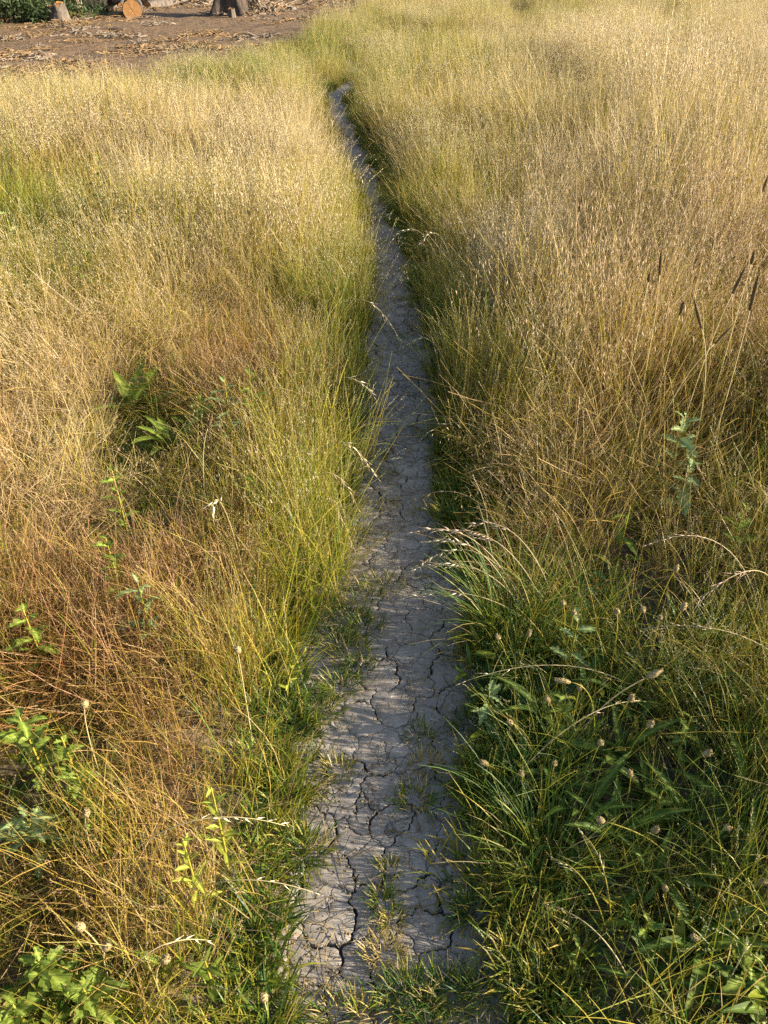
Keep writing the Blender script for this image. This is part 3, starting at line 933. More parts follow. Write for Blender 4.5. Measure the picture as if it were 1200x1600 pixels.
# ================================================================== SINGLE PLANTS
def at(px, py, z=0.0):
    p = G(px, py, z)
    return np.array([p[0], p[1], float(gz(p[0], p[1]))])
prng = np.random.default_rng(77)
ORD = 'first second third fourth fifth sixth seventh eighth ninth tenth eleventh twelfth thirteenth fourteenth fifteenth sixteenth seventeenth eighteenth nineteenth twentieth twenty-first twenty-second twenty-third twenty-fourth'.split()
def ranks(lst, key):
    """ordinal word for each item of lst that has no label of its own"""
    idx = sorted([i for i, q in enumerate(lst) if q[-1] is None], key=lambda i: key(lst[i]))
    return {i: ORD[k] for k, i in enumerate(idx)}
def bezier(a, b, c, n=10):
    t = np.linspace(0, 1, n)[:, None]
    return a * (1 - t) ** 2 + 2 * b * t * (1 - t) + c * t ** 2
# ---- leaves lying along +X, root at the origin
def lance_mesh(name, L, Wd, bend, mat, seed, lobes=0, wav=0.0):
    r = np.random.default_rng(seed)
    n = 9 if not lobes else 4 * lobes + 3
    t = np.linspace(0, 1, n)
    ang = -bend * t ** 1.3
    P = np.zeros((n, 3))
    for i in range(1, n):
        P[i] = P[i - 1] + np.array([math.cos(ang[i]), 0, math.sin(ang[i])]) * L / (n - 1)
    prof = np.sin(np.pi * np.clip(t, 0.02, 0.985) ** 0.8) ** 0.85
    if lobes:
        tooth = np.abs(((t * lobes) % 1) - 0.5) * 2
        prof = prof * (0.48 + 0.60 * (1 - tooth)) + 0.02
    prof[0] = max(prof[0], 0.06)
    V, C, F = [], [], []
    for i in range(n):
        lw = Wd / 2 * prof[i] * (1 + r.normal() * 0.06); rw = Wd / 2 * prof[i] * (1 + r.normal() * 0.06)
        up = np.array([math.sin(-ang[i]), 0, math.cos(ang[i])])
        fw = -0.35 * lw if lobes else 0.0
        wv = wav * math.sin(i * 1.9 + seed) * Wd
        V += [P[i] + np.array([-fw, lw, 0]) + up * (0.30 * lw + wv), P[i] + np.array([-fw * .5, lw * .5, 0]) + up * 0.10 * lw, P[i], P[i] + np.array([-fw * .5, -rw * .5, 0]) + up * 0.10 * rw, P[i] + np.array([-fw, -rw, 0]) + up * (0.30 * rw - wv)]
        v = r.uniform(0.3, 0.7)
        C += [[v, .5, 0, 1], [v, .5, 0, 1], [v, .5, 0.8, 1], [v, .5, 0, 1], [v, .5, 0, 1]]
    for i in range(n - 1):
        for k in range(4):
            a = 5 * i + k
            F.append((a, a + 1, a + 6, a + 5))
    mb = MB(); mb.add(V, F, C)
    return mb.mesh(name, mat)
LEAF = {
 'plantain': [lance_mesh('plantain_leaf', L, L * wr, b, M['plantain'], i) for i, (L, wr, b) in enumerate([(0.13, .18, .7), (0.16, .15, .9), (0.10, .20, .5), (0.18, .13, 1.1)])],
 'dock': [lance_mesh('dock_leaf', L, L * wr, b, M['dock'], 10 + i, wav=0.04) for i, (L, wr, b) in enumerate([(0.16, .28, .6), (0.20, .24, .9), (0.12, .30, .4)])],
 'lobed': [lance_mesh('lobed_leaf', L, L * wr, b, M['thistle'], 20 + i, lobes=3, wav=0.03) for i, (L, wr, b) in enumerate([(0.08, .60, .6), (0.11, .52, .8), (0.06, .66, .4)])],
 'pale': [lance_mesh('pale_leaf', L, L * wr, b, M['pale'], 30 + i, lobes=4, wav=0.03) for i, (L, wr, b) in enumerate([(0.10, .45, .6), (0.14, .40, .9), (0.08, .5, .4)])],
 'yellow': [lance_mesh('yellow_leaf', L, L * wr, b, M['yellow'], 40 + i) for i, (L, wr, b) in enumerate([(0.05, .3, .5), (0.035, .35, .3)])],
}
def put_leaf(kind, parent, loc, yaw, pitch, roll, s):
    me = LEAF[kind][prng.integers(0, len(LEAF[kind]))]
    o = bpy.data.objects.new('leaf', me)
    COL.objects.link(o)
    o.parent = parent
    o.location = [float(q) for q in loc]
    o.rotation_euler = (roll, -pitch, yaw)
    o.scale = (s, s, s)
    return o
def rosette(name, px, py, kind, n, s, label, cat, group=None, up=(0.45, 1.3), zv=0.0):
    t = empty(name, at(px, py, zv))
    y0 = prng.uniform(0, 6.28)
    for k in range(n):
        put_leaf(kind, t, (0, 0, 0.005 + 0.004 * (k % 3)), y0 + k * 2.4 + prng.normal() * 0.2, prng.uniform(*up), prng.normal() * 0.25, s * prng.uniform(0.7, 1.2))
    return tag(t, label, cat, group)
def leafy(name, px, py, kind, h, n, s, label, cat, group=None, lean=(0, 0), stem='stalk_green', z=None):
    """upright weed: px, py is where its top is seen"""
    top = G(px, py, h)
    base = np.array([top[0] - lean[0], top[1] - lean[1], 0]); base[2] = float(gz(base[0], base[1]))
    t = empty(name, base)
    tip = np.array([lean[0], lean[1], h - base[2]])
    P = bezier(np.zeros(3), np.array([0, 0, tip[2] * 0.6]), tip, 8)
    mb = MB(); tube(mb, P, np.linspace(0.0035, 0.0014, 8), [0.5, .5, 0, 1], 5)
    mb.obj('stem', M[stem], t)
    for k in range(n):
        f = 0.12 + 0.86 * k / max(1, n - 1)
        i = min(6, int(f * 7)); p = P[i] + (P[i + 1] - P[i]) * (f * 7 - i)
        put_leaf(kind, t, p, k * 2.4 + prng.normal() * 0.3, prng.uniform(0.1, 0.8), prng.normal() * 0.3, s * (1.25 - 0.7 * f) * prng.uniform(0.8, 1.2))
    return tag(t, label, cat, group)
# plantain rosettes of the shaded right verge
ROS = [
    (748, 1118, 7, 0.85, 'plantain rosette hugging the path edge beside the pale feathery weed'),
    (905, 1300, 8, 1.05, 'plantain rosette with long blades below the round seed head on a bent stalk'),
    (1110, 1215, 8, 1.1, 'large dark plantain rosette at the right edge under straw stems'),
    (950, 1335, 7, 0.9, None), (850, 1150, 7, 1.0, None), (900, 1180, 7, 0.9, None), (1000, 1270, 7, 1.0, None), (1180, 1190, 7, 1.0, None), (805, 1270, 6, 0.8, None), (815, 1190, 6, 0.9, None),
    (1060, 1310, 7, 1.0, None), (1150, 1300, 8, 1.0, None), (1010, 1400, 7, 0.9, None), (1140, 1410, 7, 1.0, None), (890, 1400, 6, 0.7, None), (1080, 1500, 7, 0.9, None), (1010, 1560, 6, 0.8, None),
    (1180, 1600, 7, 0.9, None), (860, 1050, 6, 0.9, None), (960, 1120, 7, 1.0, None), (1060, 1120, 7, 1.0, None), (1190, 1090, 6, 1.0, None), (800, 1085, 6, 0.7, None), (865, 1240, 7, 0.9, None), (960, 1210, 7, 1.0, None)]
rk = ranks(ROS, lambda q: -q[1])
for i, (px, py, n, s, lb) in enumerate(ROS):
    rosette('plantain_rosette', px, py, 'plantain', n, s, lb or 'green plantain rosette in the shaded right verge, %s up from the bottom edge' % rk[i], 'plantain', 'plantain rosettes of the right verge')
# docks and other leafy weeds
rosette('dock_plant', 205, 612, 'dock', 12, 1.25, 'big-leaved green dock in the dry grass left of the path', 'dock', up=(0.7, 1.4), zv=0.16)
rosette('dock_plant', 268, 676, 'dock', 11, 1.15, 'dock with drooping broad leaves in the hollow just before the bigger dock', 'dock', up=(0.5, 1.2), zv=0.14)
rosette('dock_plant', 305, 648, 'dock', 9, 0.95, 'yellowing dock on the path side of the other two docks', 'dock', up=(0.6, 1.2), zv=0.14)
leafy('leafy_weed', 150, 235, 'dock', 0.60, 22, 0.55, 'tall leafy green weed rising above the pale oats at the upper left', 'weed', lean=(0.03, 0))
leafy('leafy_weed', 8, 330, 'pale', 0.50, 16, 0.8, 'pale leafy weed at the left edge of the picture above the darker grass', 'weed')
leafy('leafy_weed', 130, 385, 'dock', 0.44, 14, 0.55, 'light green broad-leaved weed in the dark hollow at the left', 'weed')
leafy('leafy_weed', 350, 590, 'pale', 0.38, 16, 0.7, 'grey-green lobed weed standing right of the dock clump', 'weed')
leafy('leafy_weed', 388, 570, 'dock', 0.38, 12, 0.35, 'small bright green weed halfway between the docks and the path', 'weed')
leafy('leafy_weed', 175, 735, 'lobed', 0.34, 15, 0.55, 'slender green sprig in the golden grass below the docks', 'weed')
leafy('leafy_weed', 165, 840, 'lobed', 0.32, 15, 0.55, 'thin leafy sprig in the red-brown grass at the left', 'weed')
leafy('leafy_weed', 215, 910, 'pale', 0.30, 15, 0.6, 'pale yellowish sprig above the reddest patch of dead grass', 'weed')
leafy('leafy_weed', 385, 735, 'lobed', 0.30, 12, 0.45, 'little green sprig in the brown stems near the yellow-green verge', 'weed')
leafy('lobed_weed', 35, 950, 'lobed', 0.30, 16, 0.7, 'green lobed weed against the left edge beside red-brown grass', 'weed')
leafy('lobed_weed', 30, 1120, 'lobed', 0.30, 20, 0.72, 'bushy lobed weed at the left edge above the blue-green one', 'weed')
leafy('lobed_weed', 95, 1150, 'lobed', 0.26, 14, 0.6, 'lobed green weed next to the bushy one at the left edge', 'weed')
leafy('lobed_weed', 120, 1210, 'lobed', 0.22, 14, 0.62, 'lobed weed with spreading leaves amid orange stems at lower left', 'weed')
leafy('lobed_weed', 40, 1275, 'pale', 0.20, 16, 0.75, 'blue-green jagged weed at the left edge', 'weed')
leafy('lobed_weed', 60, 1500, 'lobed', 0.20, 22, 0.72, 'large jagged green weed in the bottom left corner', 'weed')
leafy('lobed_weed', 130, 1545, 'lobed', 0.16, 18, 0.66, 'jagged weed beside the large one in the bottom left corner', 'weed')
leafy('lobed_weed', 20, 1570, 'lobed', 0.16, 16, 0.7, 'jagged weed cut by the bottom left corner of the picture', 'weed')
leafy('lobed_weed', 320, 1500, 'dock', 0.16, 8, 0.38, 'bright green weed with arrow-like leaves at the bottom left of the path', 'weed')
rosette('lobed_weed', 262, 1535, 'dock', 5, 0.36, 'small upright pair of smooth leaves near the jagged corner weeds', 'weed', up=(0.7, 1.4))
leafy('yellow_sprig', 330, 1230, 'yellow', 0.34, 16, 0.9, 'yellow-flowering bushy sprig among golden stems left of the path', 'weed', stem='stalk_green')
leafy('yellow_sprig', 285, 1310, 'yellow', 0.30, 14, 0.9, 'yellowish sprig in the golden grass of the lower left', 'weed', stem='stalk_green')
leafy('yellow_sprig', 478, 1015, 'yellow', 0.20, 12, 0.6, 'tiny yellow sprig leaning over the left path edge by the turf band', 'weed', lean=(0.06, 0))
leafy('feathery_weed', 765, 1080, 'pale', 0.16, 12, 0.55, 'pale feathery weed at the right path edge', 'weed')
leafy('feathery_weed', 905, 960, 'pale', 0.28, 8, 0.6, 'blue-green feathery weed in dark grass right of the path', 'weed')
leafy('feathery_weed', 885, 1085, 'lobed', 0.22, 8, 0.5, 'small lobed weed among plantain stalks right of the path', 'weed')
leafy('feathery_weed', 1072, 645, 'pale', 0.42, 16, 0.8, 'pale grey-green lobed weed on the right below the brown hollow', 'weed')
leafy('feathery_weed', 1082, 715, 'pale', 0.34, 16, 0.8, 'pale lobed weed just below its taller grey-green neighbour', 'weed')
leafy('feathery_weed', 1165, 790, 'lobed', 0.34, 15, 0.7, 'green lobed weed at the right edge in yellow-green grass', 'weed')
leafy('feathery_weed', 985, 790, 'dock', 0.30, 6, 0.55, 'bright broad-leaved weed low in the grass right of the path', 'weed')
leafy('feathery_weed', 1080, 1120, 'lobed', 0.24, 10, 0.5, 'light green lobed weed over the dark plantains at right', 'weed')
leafy('feathery_weed', 1035, 1235, 'lobed', 0.20, 9, 0.45, 'lobed weed in the middle of the plantain rosettes', 'weed')
leafy('feathery_weed', 1180, 1500, 'lobed', 0.20, 10, 0.6, 'light green lobed weed in the lower right corner', 'weed')
leafy('feathery_weed', 1015, 1435, 'lobed', 0.16, 8, 0.4, 'small lobed weed near the bottom of the right verge', 'weed')
leafy('feathery_weed', 905, 1480, 'lobed', 0.12, 7, 0.35, 'tiny lobed weed by the lowest plantains next to the path', 'weed')
leafy('leafy_weed', 1105, 130, 'dock', 0.60, 14, 0.45, 'dark green weed standing above the pale oats at upper right', 'weed')
leafy('leafy_weed', 770, 150, 'dock', 0.52, 14, 0.45, 'green weed in the far golden grass right of the path bend', 'weed')

# ---- plantain stalks with seed heads
def head_mesh(P, rad, mat, name, parent, seed):
    r = np.random.default_rng(seed)
    k = 8
    mb = MB()
    tube(mb, P, rad, [0.5, 0.5, 0, 1], k, jit=lambda i, j: 1 + r.normal() * 0.13)
    # bracts standing off the surface
    n = len(P)
    for q in range(46):
        i = r.integers(0, n - 1); f = r.random(); p = P[i] * (1 - f) + P[i + 1] * f
        rr = rad[i] * (1 - f) + rad[i + 1] * f
        d = unit(np.cross(P[-1] - P[0], r.normal(size=3)))
        lens(mb, p + d * rr * 0.7, d + 0.9 * unit(P[-1] - P[0]), 0.0045, 0.0024, [0.5, 0.5, 0, 1], r)
    return mb.obj(name, mat, parent)
def stalk(name, px, py, z, lean, hl, hr, label, cat, group, mat='stalk_green', hmat='seed_head', seed=0, hname='seed_head', droop=0.0):
    """stalk whose head is seen at px, py and hangs at height z; lean: offset of the head from the foot, metres"""
    top = G(px, py, z)
    base = np.array([top[0] - lean[0], top[1] - lean[1], 0]); base[2] = float(gz(base[0], base[1]))
    t = empty(name, base)
    tip = top - base
    ctl = np.array([tip[0] * 0.15, tip[1] * 0.15, tip[2] * (0.75 + droop)])
    P = bezier(np.zeros(3), ctl, tip, 12)
    mb = MB(); tube(mb, P, np.linspace(0.0017, 0.0011, 12), [0.5, 0.55, 0, 1], 5)
    mb.obj('stem', M[mat], t)
    d = unit(P[-1] - P[-2])
    n = 8
    tt = np.linspace(0, 1, n)
    HP = tip + np.outer(tt * hl, d) - d * 0.002
    head_mesh(HP, hr * np.sin(np.pi * np.clip(tt * 0.94 + 0.06, 0, 0.97)) ** 0.6 + 0.0006, M[hmat], hname, t, seed)
    return tag(t, label, cat, group)
GR = 'plantain stalks of the right verge'
H = [(1003, 955, .30, (.02, .0), None), (1031, 967, .28, (.0, .0), None), (1065, 953, .30, (.03, .02), 'plantain seed head beside the rosy brush of awns at right'), (964, 958, .30, (-.02, 0), None), (825, 994, .20, (.01, 0), None), (780, 998, .16, (-.03, 0), None),
     (858, 1097, .22, (-.04, .02), 'plantain stalk nearest the pale feathery weed at the path edge'), (800, 1130, .20, (-.07, .0), 'plantain head leaning toward the path on a slanting stalk'), (1013, 1135, .24, (.03, 0), None), (815, 1212, .14, (-.01, 0), None), (866, 1195, .16, (.0, .0), None),
     (937, 1163, .20, (.01, 0), None), (985, 1213, .20, (-.01, 0), None), (1100, 1180, .22, (.05, 0), None), (943, 1283, .20, (-.16, .02), 'round seed head on a long stalk bent sideways to the left'), (1019, 1300, .16, (.02, 0), None), (1133, 1295, .18, (.04, 0), None),
     (1185, 1380, .18, (.09, 0), 'thick seed head at the right edge on a curved stalk'), (1040, 1392, .14, (-.01, 0), None), (1088, 1468, .14, (-.02, 0), 'tan seed head over the lobed weeds near the bottom right'), (1050, 1582, .12, (.0, 0), 'blurry-brown seed head cut close to the bottom edge at right'),
     (905, 1078, .24, (.0, 0), None), (983, 1095, .24, (.02, 0), None), (896, 960, .26, (.0, 0), None), (1054, 892, .30, (.02, 0), None), (762, 1195, .12, (-.05, 0), 'small head sticking out over the clay at the path edge'), (880, 945, .24, (-.02, .0), None)]
rk = ranks(H, lambda q: q[1])
for i, (px, py, z, ln, lb) in enumerate(H):
    stalk('plantain_stalk', px, py, z, ln, prng.uniform(.013, .024), prng.uniform(.0050, .0066), lb or 'small tan plantain seed head in the right verge, %s from the top among them' % rk[i], 'plantain', GR, seed=i)
stalk('plantain_stalk', 1012, 1058, .26, (.14, .03), .040, .0062, 'long tan seed head at the end of a yellow slanting stalk', 'plantain', GR, mat='stalk_dry', seed=60)
stalk('plantain_stalk', 890, 1066, .26, (-.08, .02), .036, .006, 'nodding long seed head above the plantain rosettes', 'plantain', GR, seed=61, droop=0.3)
GL = 'seed heads of the left verge'
for i, (px, py, z, ln, lb) in enumerate([(372, 1020, .34, (.0, 0), 'tan seed head where yellow-green verge meets red-brown grass'), (132, 1105, .30, (.02, 0), 'reddish seed head right of the bushy lobed weed at left'), (134, 1274, .24, (.02, 0), 'rusty seed head beside the blue-green jagged weed'),
     (165, 1482, .18, (.02, 0), 'rusty seed head above the jagged corner weeds'), (130, 1452, .20, (-.02, 0), 'left one of the rusty heads over the corner weeds'), (413, 1562, .10, (.0, 0), 'tan seed head near the bottom left edge of the path'), (255, 1502, .18, (.03, 0), 'pinkish seed head between the corner weeds and the arrow-leaved weed')]):
    stalk('plantain_stalk', px, py, z, ln, .022, .0075, lb, 'plantain', GL, seed=80 + i, mat='stalk_dry')
# ---- dark spikes standing out of the grass at right
for i, (px, py, z, ln, hl, lb) in enumerate([
     (1031, 428, .74, (-.03, 0), .075, 'dark cylindrical grass spike standing alone left of the other spikes'), (1145, 458, .76, (.05, 0), .085, 'dark grass spike between two taller ones near the right edge'), (1172, 484, .74, (-.01, 0), .105, 'longest dark grass spike close to the right edge'),
     (1096, 512, .66, (-.10, -.02), .105, 'dark grass spike tilted left on a long pale stem'), (1174, 412, .78, (.0, 0), .04, 'small dark grass spike tip highest near the right edge'), (1118, 536, .58, (.16, .05), .075, 'dark grass spike bent over sideways below the others'),
     (1013, 440, .70, (.0, 0), .03, 'tiny dark grass spike beside the lone one'), (905, 330, .70, (.02, 0), .06, 'brown grass spike further back in the pale grass at right'), (1062, 492, .60, (.01, 0), .05, 'pale brown grass spike left of the tilted one'),
     (1192, 300, .76, (.01, 0), .07, 'dark grass spike furthest back at the right edge'), (325, 668, .42, (.05, 0), .05, 'brown curved spike in the grass right of the docks')]):
    stalk('spike_grass', px, py, z, ln, hl, prng.uniform(.0046, .0062), lb, 'grass stalk', 'dark grass spikes', mat='stalk_dry', hmat='dark_spike', seed=100 + i, hname='spike')

# ---- single brome and oat stalks that hang over the path
def brome(name, base, tip, z, lift, label, group, mat='stalk_dry', nsp=11, sl=0.030, awn=0.016, headfrac=0.40, foot=None, wsp=0.0056):
    """stalk from the foot (pixel on the ground) to its tip (pixel at height z), raised in the middle by lift"""
    b = at(*base); c = G(tip[0], tip[1], z)
    t = empty(name, b)
    c = c - b
    P = bezier(np.zeros(3), np.array([c[0] * 0.45, c[1] * 0.45, max(c[2], 0.0) + lift]), c, 16)
    mb = MB(); tube(mb, P, np.linspace(0.0016, 0.0007, 16), [0.5, 0.36, 0, 1], 5)
    mb.obj('stem', M[mat], t)
    r = np.random.default_rng(abs(hash((round(tip[0]), round(tip[1])))) % 10000)
    for k in range(nsp):
        f = (1 - headfrac) + headfrac * (k + 0.5) / nsp
        x_ = f * 15; i = min(14, int(x_)); p = P[i] + (P[i + 1] - P[i]) * (x_ - i)
        T = unit(P[i + 1] - P[i])
        d = T + 0.45 * unit(np.cross(T, r.normal(size=3))) + np.array([0, 0, -0.15])
        m2 = MB()
        lens(m2, p, d, sl * r.uniform(.8, 1.2), wsp * r.uniform(.7, 1.2), [0.7, r.uniform(.3, .62), 1.0, 1], r)
        e = p + unit(d) * sl * 0.9
        ma = MB(); tube(ma, [e, e + unit(d) * awn], [0.0005, 0.0002], [0.7, .6, 1.0, 1], 3)
        sp_ = m2.obj('spikelet', M[mat], t)
        ma.obj('awn', M[mat], sp_)
    return tag(t, label, 'grass stalk', group)
BG = 'pale brome stalks arching over the path'
brome('brome_stalk', (830, 985), (642, 893), .10, .30, 'pale brome stalk arching highest over the path, its head hanging down', BG, 'stalk_dry')
brome('brome_stalk', (820, 975), (648, 832), .30, .10, 'pale brome head pointing straight at the path above the hanging one', BG, 'stalk_pink')
brome('brome_stalk', (815, 985), (672, 848), .26, .10, 'short pale brome head between the arching stalk and the grass', BG)
brome('brome_stalk', (830, 990), (648, 890), .20, .12, 'slim pale brome head just below the arching one', BG)
brome('brome_stalk', (850, 1015), (630, 936), .14, .12, 'lowest pale brome head reaching far across the clay', BG)
brome('brome_stalk', (860, 1000), (700, 830), .32, .08, 'rosy brome head rising from the dark green tuft', BG, 'stalk_pink')
brome('brome_stalk', (870, 990), (735, 820), .32, .10, 'rosy brome head furthest from the path in its tuft', BG, 'stalk_pink')
brome('brome_stalk', (1000, 1110), (712, 1070), .14, .14, 'two-pronged dry stalk lying flat toward the path edge', BG, nsp=4, sl=.02, wsp=.0035)
brome('brome_stalk', (1260, 1120), (1002, 983), .26, .10, 'long whitish stalk slanting in from the right edge', BG, 'stalk_pink', nsp=8, sl=.02, wsp=.003)
brome('brome_stalk', (1180, 1010), (1015, 850), .38, .12, 'rosy brome fan high in the grass at right', BG, 'stalk_pink', sl=.02, wsp=.003)
brome('brome_stalk', (1210, 1010), (1090, 940), .34, .16, 'rosy brush of long awns drooping at the right edge', BG, 'stalk_pink', nsp=14, sl=.02, wsp=.003, awn=.03)
brome('brome_stalk', (470, 830), (562, 800), .08, .34, 'rosy brome head hanging over the left path edge', BG, 'stalk_pink')
brome('brome_stalk', (465, 800), (555, 862), .05, .30, 'drooping brome head lowest on the left path edge', BG, 'stalk_pink')
brome('brome_stalk', (470, 790), (585, 742), .18, .28, 'tan brome head reaching right over the clay from the left verge', BG)
brome('brome_stalk', (480, 700), (590, 628), .22, .26, 'thin oat head over the left path edge halfway along', BG)
brome('brome_stalk', (720, 660), (636, 540), .28, .18, 'thin straw bent over the middle of the path, tip drooping', BG, nsp=4)
brome('brome_stalk', (800, 760), (632, 712), .04, .36, 'thin stalk kinked down onto the clay halfway along the path', BG, nsp=4)
brome('brome_stalk', (790, 850), (640, 786), .06, .20, 'reddish thin stalk lying across the path from the right', BG, 'stalk_pink', nsp=3)
brome('brome_stalk', (500, 560), (632, 545), .12, .44, 'pale oat arching from the left verge across the narrowing path', BG)
brome('oat_stalk', (700, 470), (612, 376), .34, .20, 'bright oat head shining before the shaded far path', BG, nsp=5, sl=.03, wsp=.006)
brome('oat_stalk', (715, 480), (655, 384), .36, .20, 'bright oat head just right of the shining one over the far path', BG, nsp=5, sl=.03, wsp=.006)
brome('oat_stalk', (520, 300), (520, 190), .42, .10, 'pale oat standing before the dark bend of the path', BG, nsp=6, sl=.03, wsp=.006)
brome('oat_stalk', (390, 940), (330, 800), .44, .10, 'whitish oat head in the red-brown grass left of the verge', BG, nsp=6, sl=.03, wsp=.006)
brome('dry_stalk', (160, 1420), (445, 1290), .24, .16, 'long dull stalk lying aslant over the golden grass at lower left', BG, nsp=8, sl=.018, awn=.006, wsp=.0036)
brome('dry_stalk', (260, 1440), (500, 1398), .14, .12, 'dry stalk poking out over the turf at the lower left path edge', BG, nsp=5, sl=.018, awn=.006, wsp=.0036)
brome('dry_stalk', (180, 1600), (330, 1470), .16, .14, 'yellowish dry stalk above the bottom left weeds', BG, nsp=5, sl=.018, awn=.006, wsp=.0036)
brome('dry_stalk', (770, 1260), (1000, 1095), .20, .10, 'thin rosy stalk slanting from the path edge up through the plantains', BG, 'stalk_pink', nsp=3, sl=.018, awn=.006, wsp=.0036)
brome('dry_stalk', (985, 1570), (845, 1412), .10, .12, 'pale stalk lying level over the lower right plantains', BG, nsp=3, sl=.018, awn=.006, wsp=.0036)
brome('dry_stalk', (950, 1480), (905, 1300), .20, .06, 'yellow-green rye stalk upright in the lower right verge', BG, 'stalk_green', nsp=12, headfrac=.6, sl=.014, awn=.004, wsp=.0036)
brome('dry_stalk', (945, 1485), (860, 1340), .18, .06, 'thin yellow stalk branching left of the rye stalk', BG, 'stalk_green', nsp=6, sl=.012, wsp=.0036)
brome('dry_stalk', (1100, 1600), (1170, 1470), .16, .06, 'whitish bare stalk in the bottom right corner', BG, nsp=3, sl=.018, awn=.006, wsp=.0036)

# ---- tufts of short grass standing on the clay
def tuft(px, py, n, rad, hh, dryf, label):
    b = at(px, py); b[2] = float(plate_z(b[0], b[1])) if pathdist(b[0], b[1]) < 0.05 else b[2]
    t = empty('grass_tuft', b)
    r = np.random.default_rng(int(px * 7 + py))
    for nm, mt, k in (('green_blades', 'tuft_green', int(n * (1 - dryf))), ('dry_blades', 'tuft_dry', int(n * dryf))):
        if k < 3: continue
        mb = MB()
        for q in range(k):
            a, d = r.uniform(0, 6.283), rad * math.sqrt(r.random()) * 0.8
            base = np.array([d * math.cos(a) * 1.25, d * math.sin(a), -0.004])
            leaf_blade(mb, r, base, r.uniform(0.5, 1.25) * hh, r.uniform(.0016, .0034), a + r.normal() * .7, abs(r.normal(.45, .45)), r.uniform(.1, 1.2), rnd_stem_col(r), 5)
        mb.obj(nm, M[mt], t)['kind'] = 'stuff'
    tag(t, label, 'grass tuft', 'grass tufts on the path')
TG = 'short green tuft in the turf band crossing the left half of the path'
tg = 0
for px, py, n, rad, hh, dr, lb in sorted([
    (655, 1148, 90, .032, .040, .35, 'green tuft growing from the crack right of the path centre'), (668, 1195, 130, .040, .034, .9, 'dead straw-coloured tuft in the middle of the path'), (648, 1252, 130, .038, .045, .35, 'spiky green tuft below the dead straw-coloured one'),
    (527, 1202, 110, .034, .040, .5, 'flat greyish tuft near the left path edge'), (608, 1362, 90, .026, .036, .45, 'small tuft on the crossing of two cracks'), (598, 1412, 100, .026, .045, .2, 'bright green tuft on the clay in the lower path'),
    (612, 1440, 80, .022, .036, .7, 'yellowed tuft touching the bright green one in the lower path'), (600, 1492, 160, .042, .034, .95, 'grey dead tuft on the clay near the bottom'), (745, 1425, 190, .040, .060, .15, 'thick dark green tuft at the right path edge near the bottom'),
    (600, 915, 130, .060, .040, .3, 'dark flat tuft where the turf band meets the bare clay'), (560, 935, 150, .070, .050, .3, TG), (545, 970, 150, .065, .055, .15, TG), (572, 985, 130, .055, .050, .15, TG), (548, 1020, 150, .055, .060, .15, TG), (560, 1045, 110, .045, .050, .2, TG),
    (535, 1075, 150, .045, .060, .15, TG), (500, 1110, 160, .050, .060, .15, TG), (465, 1140, 160, .050, .070, .15, TG), (525, 1000, 110, .045, .050, .3, TG), (510, 945, 110, .05, .05, .4, TG),
    (560, 840, 120, .055, .055, .3, 'tuft under the drooping brome at the left edge'), (575, 720, 130, .080, .050, .4, 'flat tuft on the clay at the left edge halfway along'), (605, 742, 80, .04, .035, .4, 'tiny tuft alone on the clay halfway along'), (545, 705, 130, .09, .06, .3, 'wide tuft in shade on the left edge halfway along'),
    (675, 680, 130, .08, .06, .15, 'green tuft at the right edge where a straw bends over'), (640, 535, 110, .12, .05, .2, 'far tuft on the right side of the narrowing path'), (560, 640, 130, .10, .07, .3, 'tuft in deep shade on the left edge further along'), (660, 800, 60, .035, .03, .5, 'thin tuft among fine cracks in the middle of the path'),
    (605, 790, 70, .04, .03, .7, 'withered small tuft among fine cracks left of centre'), (735, 1130, 130, .04, .05, .2, 'tuft tight against the plantain at the right path edge'), (715, 1365, 80, .03, .035, .2, 'small tuft above the thick dark green one'), (480, 1330, 150, .05, .06, .2, 'low tuft spilling over the left path edge'),
    (640, 1560, 200, .05, .06, .25, 'broad green tuft at the bottom middle of the path'), (700, 1560, 200, .05, .06, .3, 'broad tuft at the bottom right of the path middle'), (590, 1590, 170, .05, .05, .5, 'half-dry tuft cut by the bottom edge left of the broad green one'), (760, 1560, 160, .05, .06, .25, 'leafy tuft at the bottom right corner of the clay'), (670, 1600, 180, .05, .055, .3, 'tuft cut by the bottom edge below the broad ones'),
    (530, 1590, 120, .045, .045, .6, 'pale dry tuft at the bottom left of the path'), (820, 1490, 160, .05, .06, .15, 'dark tuft between the clay corner and the plantains'), (840, 1560, 120, .04, .09, .2, 'upright light blades rising at the bottom right of the clay'),
    (590, 300, 120, .16, .08, .15, 'dark tuft narrowing the far path from the right'), (575, 262, 120, .20, .08, .15, 'dark tuft at the right of the far path near its bend'), (610, 345, 120, .13, .07, .2, 'tuft at the right of the far path below the dark one')], key=lambda q: q[1]):
    if lb == TG:
        lb = 'short green tuft, %s from the far end of the turf band on the path' % ORD[tg]; tg += 1
    tuft(px, py, n, rad, hh, dr, lb)
